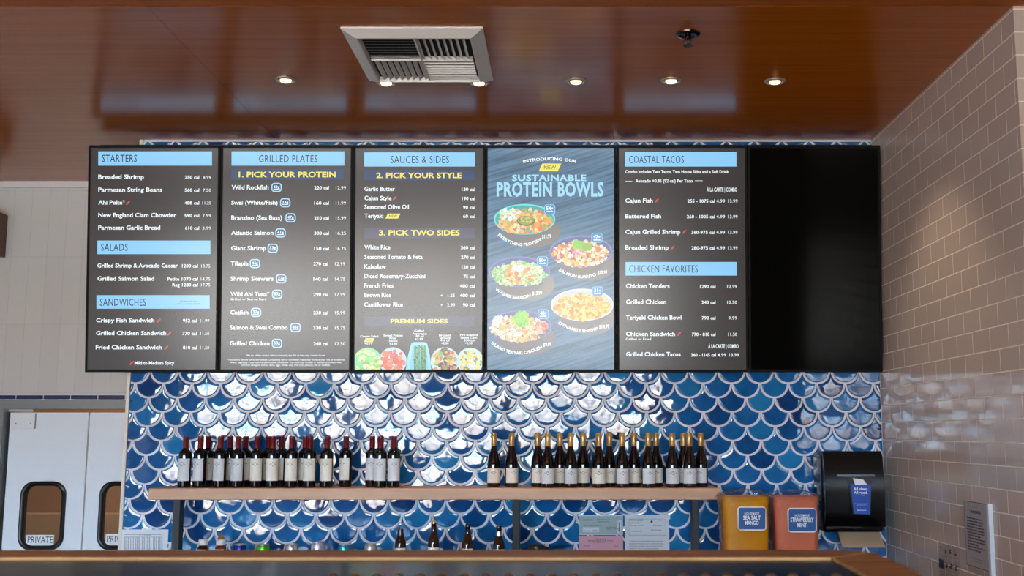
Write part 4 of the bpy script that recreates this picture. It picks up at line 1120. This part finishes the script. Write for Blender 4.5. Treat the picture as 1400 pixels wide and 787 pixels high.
sheet('license_sheet', 'white licence sheet with a small dark seal taped right of the pink notice', 'paper', (854, 703.5, 915.5, 770), M['paper'],
      [('STATE OF LICENSE', 860.5, 879, 712, 2.4, 'grey'), ('DEPARTMENT', 861, 877, 715.4, 1.7, 'grey'), ('beverage control', 861, 880, 718.6, 1.7, 'grey'), ('No. 00', 900, 904.5, 711.5, 1.7, 'grey'), ('LICENSED', 892, 905, 719, 1.7, 'grey'), ('restaurant bar', 863, 878, 726.5, 2.2, 'grey'), ('premises', 890, 904, 725, 2.2, 'grey'),
       ('This license is issued to the premises named above and must be', 860.5, 906, 740, 1.8, 'grey'), ('posted where the public can see it at all times of business', 860.5, 907, 743.5, 1.8, 'grey'), ('subject to the conditions that are listed on the back', 860.5, 907, 747, 1.8, 'grey'), ('and is not transferable', 860.5, 900, 750.5, 1.8, 'grey')],
      parts=[('grey', (859.8, 709, 910.5, 709.3)), ('grey', (859.8, 731, 910.5, 731.4)), ('grey', (859.8, 709, 860.1, 731)), ('grey', (910.2, 709, 910.5, 731)), ('bar', (889.6, 711.3, 892.2, 714)), ('tape', (854.5, 702.5, 869, 707.5)), ('tape', (902, 702.8, 916.2, 709.5))])

# ---- notices on the beige side wall
def wall_plane(off): return Plane((X_RIGHT - off, 0, 0), (0, -1, 0), (0, 0, 1))
pl = wall_plane(.012)
a0 = pl.ab(1318.6, 700)[0]; a1 = pl.ab(1350.5, 700)[0]; b1 = pl.ab(1318.6, 682.8)[1]; b0 = pl.ab(1322.5, 772.4)[1]
t = thing('warning_notice', 'tall grey warning notice in an acrylic holder on the beige tiled wall', 'sign', pl.P((a0 + a1) / 2, b0))
bm = new_bm(); prism(bm, [pl.P(a0, b0), pl.P(a1, b0), pl.P(a1, b1), pl.P(a0, b1)], (.0115, 0, 0)); bd = obj('notice_board', bm, mat('notice_grey', (.42, .38, .37), .3), t)
bm = new_bm(); prism(bm, [pl.P(a1, b0 - .01, .006), pl.P(a1 + .022, b0 - .01, .006), pl.P(a1 + .022, b1, .006), pl.P(a1, b1, .006)], (.0178, 0, 0)); obj('acrylic_edge', bm, mat('acrylic_edge', (.72, .76, .82), .15), t)
pl.zoff = .0012; pl.crop(1260, 670, 6.725)
def wline(s, x0, x1, y0, slope, cap, bold=0.0): pl.text('ink', s, x0, x1, y0, cap, bold, dy=(x1 - x0) * slope)
wline('PROPOSITION 65', 458, 515, 152, .20, 9); wline('\u26a0'.replace('\u26a0', '!') + ' WARNING', 442, 545, 205, .13, 24, .05)
LN = ['Chemicals known to the state to', 'cause cancer and birth defects or', 'other reproductive harm may be', 'present in foods or beverages that', 'are sold or served here, including', 'some fried or baked foods such as', 'french fries and chips', 'cooked and grilled fish and meat', 'can also contain such chemicals', 'for more information', 'about exposures from foods go', 'to the posted web page']
EX = [562, 570, 560, 575, 577, 580, 546, 585, 585, 525, 585, 547]
for i, (s, x1) in enumerate(zip(LN, EX)):
    wline(s, 416 + i * 1.4, x1, 252 + i * 26.2, .215 + .006 * i, 14, .06)
wline('posted as required', 470, 560, 622, .31, 9, .01); wline('by state rules', 478, 553, 650, .31, 9, .01)
z_ = .0012
def edge(p, q_, w_=.0012):
    (A0, B0), (A1, B1) = p, q_
    if abs(A1 - A0) > abs(B1 - B0): quad = [(A0, B0 - w_), (A1, B1 - w_), (A1, B1 + w_), (A0, B0 + w_)]
    else: quad = [(A0 - w_, B0), (A1 - w_, B1), (A1 + w_, B1), (A0 + w_, B0)]
    pl.add('ink', quad, [(0, 1, 2, 3)])
i_ = .004
edge((a0 + i_, b0 + i_), (a1 - i_, b0 + i_)); edge((a0 + i_, b1 - i_), (a1 - i_, b1 - i_)); edge((a0 + i_, b0 + i_), (a0 + i_, b1 - i_))
pl.emit('ink', 'notice_text', M['ink'], bd)
# clear pictogram sheet
pl = wall_plane(.006)
a0 = pl.ab(1283.5, 750)[0]; a1 = pl.ab(1311, 750)[0]; b1 = pl.ab(1286, 741)[1]; b0 = pl.ab(1284, 800)[1]
bm = new_bm(); prism(bm, [pl.P(a0, b0), pl.P(a1, b0), pl.P(a1, b1), pl.P(a0, b1)], (.004, 0, 0))
o = obj('pictogram_sheet', bm, clear_mat('clear_sheet', (.99, .99, .99), .1, .25)); tag(o, 'clear sheet of small black pictograms low on the beige wall beside the warning notice', 'sign')
pl.zoff = .0008; pl.crop(1260, 670, 6.725); q = random.Random(12)
for (x, y) in ((222, 565), (265, 570), (312, 585), (232, 690), (272, 700), (318, 715)):
    blobs(pl, 'ink#p%d' % x, x, y, 9, 18, [(0, 0, 0)], 7, 8, .0008, None, int(x))
    pl.text('ink', 'wash dry', x - 20, x + 18, y + 42, 8, .01, dy=8)
for x, y in ((172, 522), (205, 492), (243, 500), (285, 515), (176, 548)): pl.poly('ink', [(x - 5, y + 7), (x + 5, y + 9), (x + 4, y - 8)])
pl.poly('blue', [(160, 625), (203, 640), (205, 722), (162, 710)])
for i in range(3): pl.text('ink', 'please ask a team member today', 168, 335, 745 + i * 22, 8, .01, dy=50)
pl.emit('ink', 'pictogram', M['ink'], o); pl.emit('blue', 'dark_panel', mat('navy_print', (.01, .016, .05), .4), o)

# ================================================================== FRONT COUNTER with its oak border
ZC = 1.395
A = UZ(1138, 762, ZC); B = UZ(1186, 787, ZC)            # inner edge of the border at the corner, and towards us
Co = UZ(1186, 751.5, ZC); Do = UZ(1262, 787, ZC)        # outer edge
yf_out = UZ(600, 751.3, ZC).y; yf_in = UZ(600, 762.0, ZC).y
NEAR = CAM.y + 1.15; LX = -1.25
def at_y(p, q_, y): f = (y - p.y) / (q_.y - p.y); return p.x + (q_.x - p.x) * f
ic = at_y(A, B, yf_in); inr = at_y(A, B, NEAR); oc = at_y(Co, Do, yf_out); onr = at_y(Co, Do, NEAR)
fc = thing('front_counter', 'dark glossy front counter with an oak border across the bottom of the view', 'counter', (0, (yf_out + NEAR) / 2, 0))
bm = new_bm(); prism(bm, [(LX, yf_in - .001, ZC - .004), (ic - .001, yf_in - .001, ZC - .004), (inr - .001, NEAR, ZC - .004), (LX, NEAR, ZC - .004)], (0, 0, -.03)); obj('counter_top', bm, M['black_top'], fc)
bm = new_bm(); ch = .035                                   # rounded outer corner
prism(bm, [(LX, yf_in, ZC), (ic, yf_in, ZC), (oc - ch * .1, yf_out - ch, ZC), (oc - ch * .45, yf_out - ch * .25, ZC), (oc - ch * 1.3, yf_out, ZC), (LX, yf_out, ZC)], (0, 0, -.05))
bmesh.ops.bevel(bm, geom=[e for e in bm.edges if all(v.co.z > ZC - .001 for v in e.verts)], offset=.004, segments=2, affect='EDGES'); obj('back_border', bm, M['wood_counter'], fc, 40)
bm = new_bm(); prism(bm, [(ic + .0015, yf_in - .0005, ZC), (inr + .0015, NEAR, ZC), (onr, NEAR, ZC), (oc + .001, yf_out - ch - .001, ZC)], (0, 0, -.05)); obj('side_border', bm, M['wood_counter'], fc)
bm = new_bm(); prism(bm, [(LX + .02, yf_in - .03, ZC - .051), (ic - .0, yf_in - .03, ZC - .051), (inr - .0, NEAR + .02, ZC - .051), (LX + .02, NEAR + .02, ZC - .051)], (0, 0, -(ZC - .051))); obj('counter_body', bm, M['black_plastic'], fc)
for i in range(24):
    px_ = 456 + i * 29.9; p = UZ(px_, 788.0, ZC - .004)
    if px_ > 1165: break
    bm = new_bm(); lathe(bm, [(.0075, 0), (.0072, .0015), (.005, .0035), (.0005, .0045)], 14, p.x, p.y, ZC - .0039, close=False); obj('tan_dome', bm, M['brass'], fc, True)  # small domes for a row of tan marks of unknown kind

# ================================================================== CEILING FITTINGS
LPOS = [(390.5, 108.5), (528, 112.5), (655, 112.5), (787.5, 110.5), (917.5, 109.5), (1059.5, 110.5)]
WHERE = ['leftmost recessed ceiling spotlight, left of the air vent', 'recessed ceiling spotlight at the left end of the air vent', 'recessed ceiling spotlight at the right end of the air vent',
         'recessed ceiling spotlight just right of the air vent', 'recessed ceiling spotlight beneath the sprinkler head, second from the right', 'rightmost recessed ceiling spotlight, nearest the beige wall']
ldark = mat('spot_recess', (.02, .012, .008), .5)
ltrim = mat('spot_trim', (.42, .34, .28), .35, .6)
for (px_, py_), lab in zip(LPOS, WHERE):
    p = UZ(px_, py_, CEIL)
    t = thing('ceiling_spotlight', lab, 'spotlight', (p.x, p.y, CEIL), 'spotlights in the wood ceiling')
    bm = new_bm(); lathe(bm, [(.036, -.001), (.036, -.005), (.040, -.008), (.049, -.005), (.051, 0)], 32, close=False); finish('trim_ring', bm, ltrim, t, 40)
    bm = new_bm(); lathe(bm, [(.0365, -.0005), (.0365, -.002), (.001, -.002)], 24, close=False); finish('recess', bm, ldark, t, 40)
    bm = new_bm(); lathe(bm, [(.026, -.001), (.0255, -.006), (.022, -.011), (.015, -.0145), (.007, -.016), (.001, -.0165)], 24, close=False)
    bl = finish('bulb', bm, M['bulb'], t, True); bl.rotation_euler = (math.radians(12), 0, 0); bl.location = (0, .003, 0)
    ld = D.lights.new('spot_beam', 'SPOT'); ld.energy = 22; ld.spot_size = math.radians(80); ld.spot_blend = .7; ld.color = (1, .80, .56); ld.shadow_soft_size = .03
    lo = D.objects.new('spot_beam', ld); lo.parent = t; lo.location = (0, 0, -.03); lo.rotation_euler = (0, math.radians(-22) if 'rightmost' in lab else 0, 0); COL.objects.link(lo)

# sprinkler
p = UZ(940.5, 46, CEIL)
t = thing('sprinkler_head', 'dark metal fire sprinkler head in the wood ceiling above the spotlights', 'sprinkler', (p.x, p.y, CEIL))
bm = new_bm(); lathe(bm, [(.052, 0), (.050, -.006), (.036, -.010), (.030, -.006), (.012, -.005)], 28, close=False); finish('escutcheon', bm, M['bronze'], t, 40)
bm = new_bm(); lathe(bm, [(.012, -.004), (.012, -.022), (.006, -.024), (.006, -.03)], 16)
for s in (-1, 1): tube(bm, (s * .011, 0, -.02), (s * .012, 0, -.036), .0025); tube(bm, (s * .012, 0, -.036), (0, 0, -.05), .0025)
finish('frame_arms', bm, M['bronze'], t, 40)
bm = new_bm(); lathe(bm, [(.001, -.050), (.020, -.051), (.021, -.053), (.001, -.053)], 20); finish('deflector', bm, M['bronze'], t, 40)

# ceiling air vent
c1, c2, c3, c4 = [UZ(*q_, CEIL) for q_ in ((460, 36.5), (661, 38), (674, 109.5), (509, 108.5))]
vx0, vx1 = (c1.x + c4.x) / 2, (c2.x + c3.x) / 2; vy0, vy1 = c1.y, (c3.y + c4.y) / 2
t = thing('air_vent', 'large cream square air vent with louvers in four quarters on the wood ceiling', 'air vent', ((vx0 + vx1) / 2, (vy0 + vy1) / 2, CEIL))
cxv, cyv = (vx0 + vx1) / 2, (vy0 + vy1) / 2; hx, hy = (vx1 - vx0) / 2, (vy1 - vy0) / 2
def sq(h1, h2, z): return [(cxv - h1, cyv - h2, z), (cxv + h1, cyv - h2, z), (cxv + h1, cyv + h2, z), (cxv - h1, cyv + h2, z)]
DR = .030
bm = new_bm(); fr = .058
loft(bm, [sq(hx, hy, CEIL - .0005), sq(hx, hy, CEIL - .006), sq(hx - fr * .9, hy - fr * .9, CEIL - DR), sq(hx - fr, hy - fr, CEIL - DR), sq(hx - fr - .006, hy - fr - .006, CEIL - .004)], False, False)
obj('frame', bm, M['vent_white'], t)
bm = new_bm(); box(bm, cxv - hx + .03, cxv + hx - .03, cyv - hy + .03, cyv + hy - .03, CEIL - .005, CEIL - .0006); obj('dark_plenum', bm, M['vent_dark'], t)
ix, iy = hx - fr - .01, hy - fr - .01
def louver(bm, p, q_, dirv, upz, thk=.0022):
    """thin angled blade from p to q_, leaning along dirv"""
    p = Vector(p); q_ = Vector(q_); d = Vector(dirv)
    up = Vector((0, 0, upz)); th = Vector((d.x, d.y, 0)).normalized() * thk
    prism(bm, [p, q_, q_ + d + up, p + d + up], th)
for qx in (0, 1):
    for qy in (0, 1):
        x0 = cxv - ix if qx == 0 else cxv + .004; x1 = cxv - .004 if qx == 0 else cxv + ix
        y0 = cyv - iy if qy == 0 else cyv + .004; y1 = cyv - .004 if qy == 0 else cyv + iy
        bm = new_bm(); N = 8
        zb_ = CEIL - DR + .006
        # near = small y; near-left and far-right quarters have blades along x
        along_x = (qx == 0) == (qy == 0)
        for i in range(N):
            f = (i + .5) / N
            if along_x and qy == 0: y = y0 + (y1 - y0) * f - .012; louver(bm, (x0, y, zb_), (x1, y, zb_), (0, .026, 0), .0095)
            elif along_x: y = y0 + (y1 - y0) * f; louver(bm, (x0, y, zb_), (x1, y, zb_), (0, -.004, 0), .0075, .003)
            else:
                s = -1 if qx == 1 else 1
                x = x0 + (x1 - x0) * f; louver(bm, (x, y0, zb_), (x, y1, zb_), (.014 * s, 0, 0), .014)
        obj('louvers', bm, M['vent_white'], t)
bm = new_bm(); box(bm, cxv - .003, cxv + .003, cyv - iy, cyv + iy, CEIL - DR + .004, CEIL - .006); box(bm, cxv - ix, cxv + ix, cyv - .003, cyv + .003, CEIL - DR + .004, CEIL - .006); obj('divider', bm, M['vent_white'], t)

# wooden wall cabinet at the left edge
xw = U(9.5, 320, REC).x; zw1 = U(10, 294.5, REC).z; zw0 = U(8, 352, REC).z
t = thing('wall_cabinet', 'dark wood cabinet end high on the white tiled wall at the left edge', 'cabinet', (xw - .3, REC - .2, zw0))
bm = new_bm(); box(bm, xw - .6, xw, REC - .40, REC - .001, zw0, zw1, .003, 1); obj('body', bm, M['wood_dark'], t)
bm = new_bm(); box(bm, xw - .597, xw - .003, REC - .42, REC - .402, zw0 + .003, zw1 - .003, .002, 1); obj('door', bm, M['wood_dark'], t)
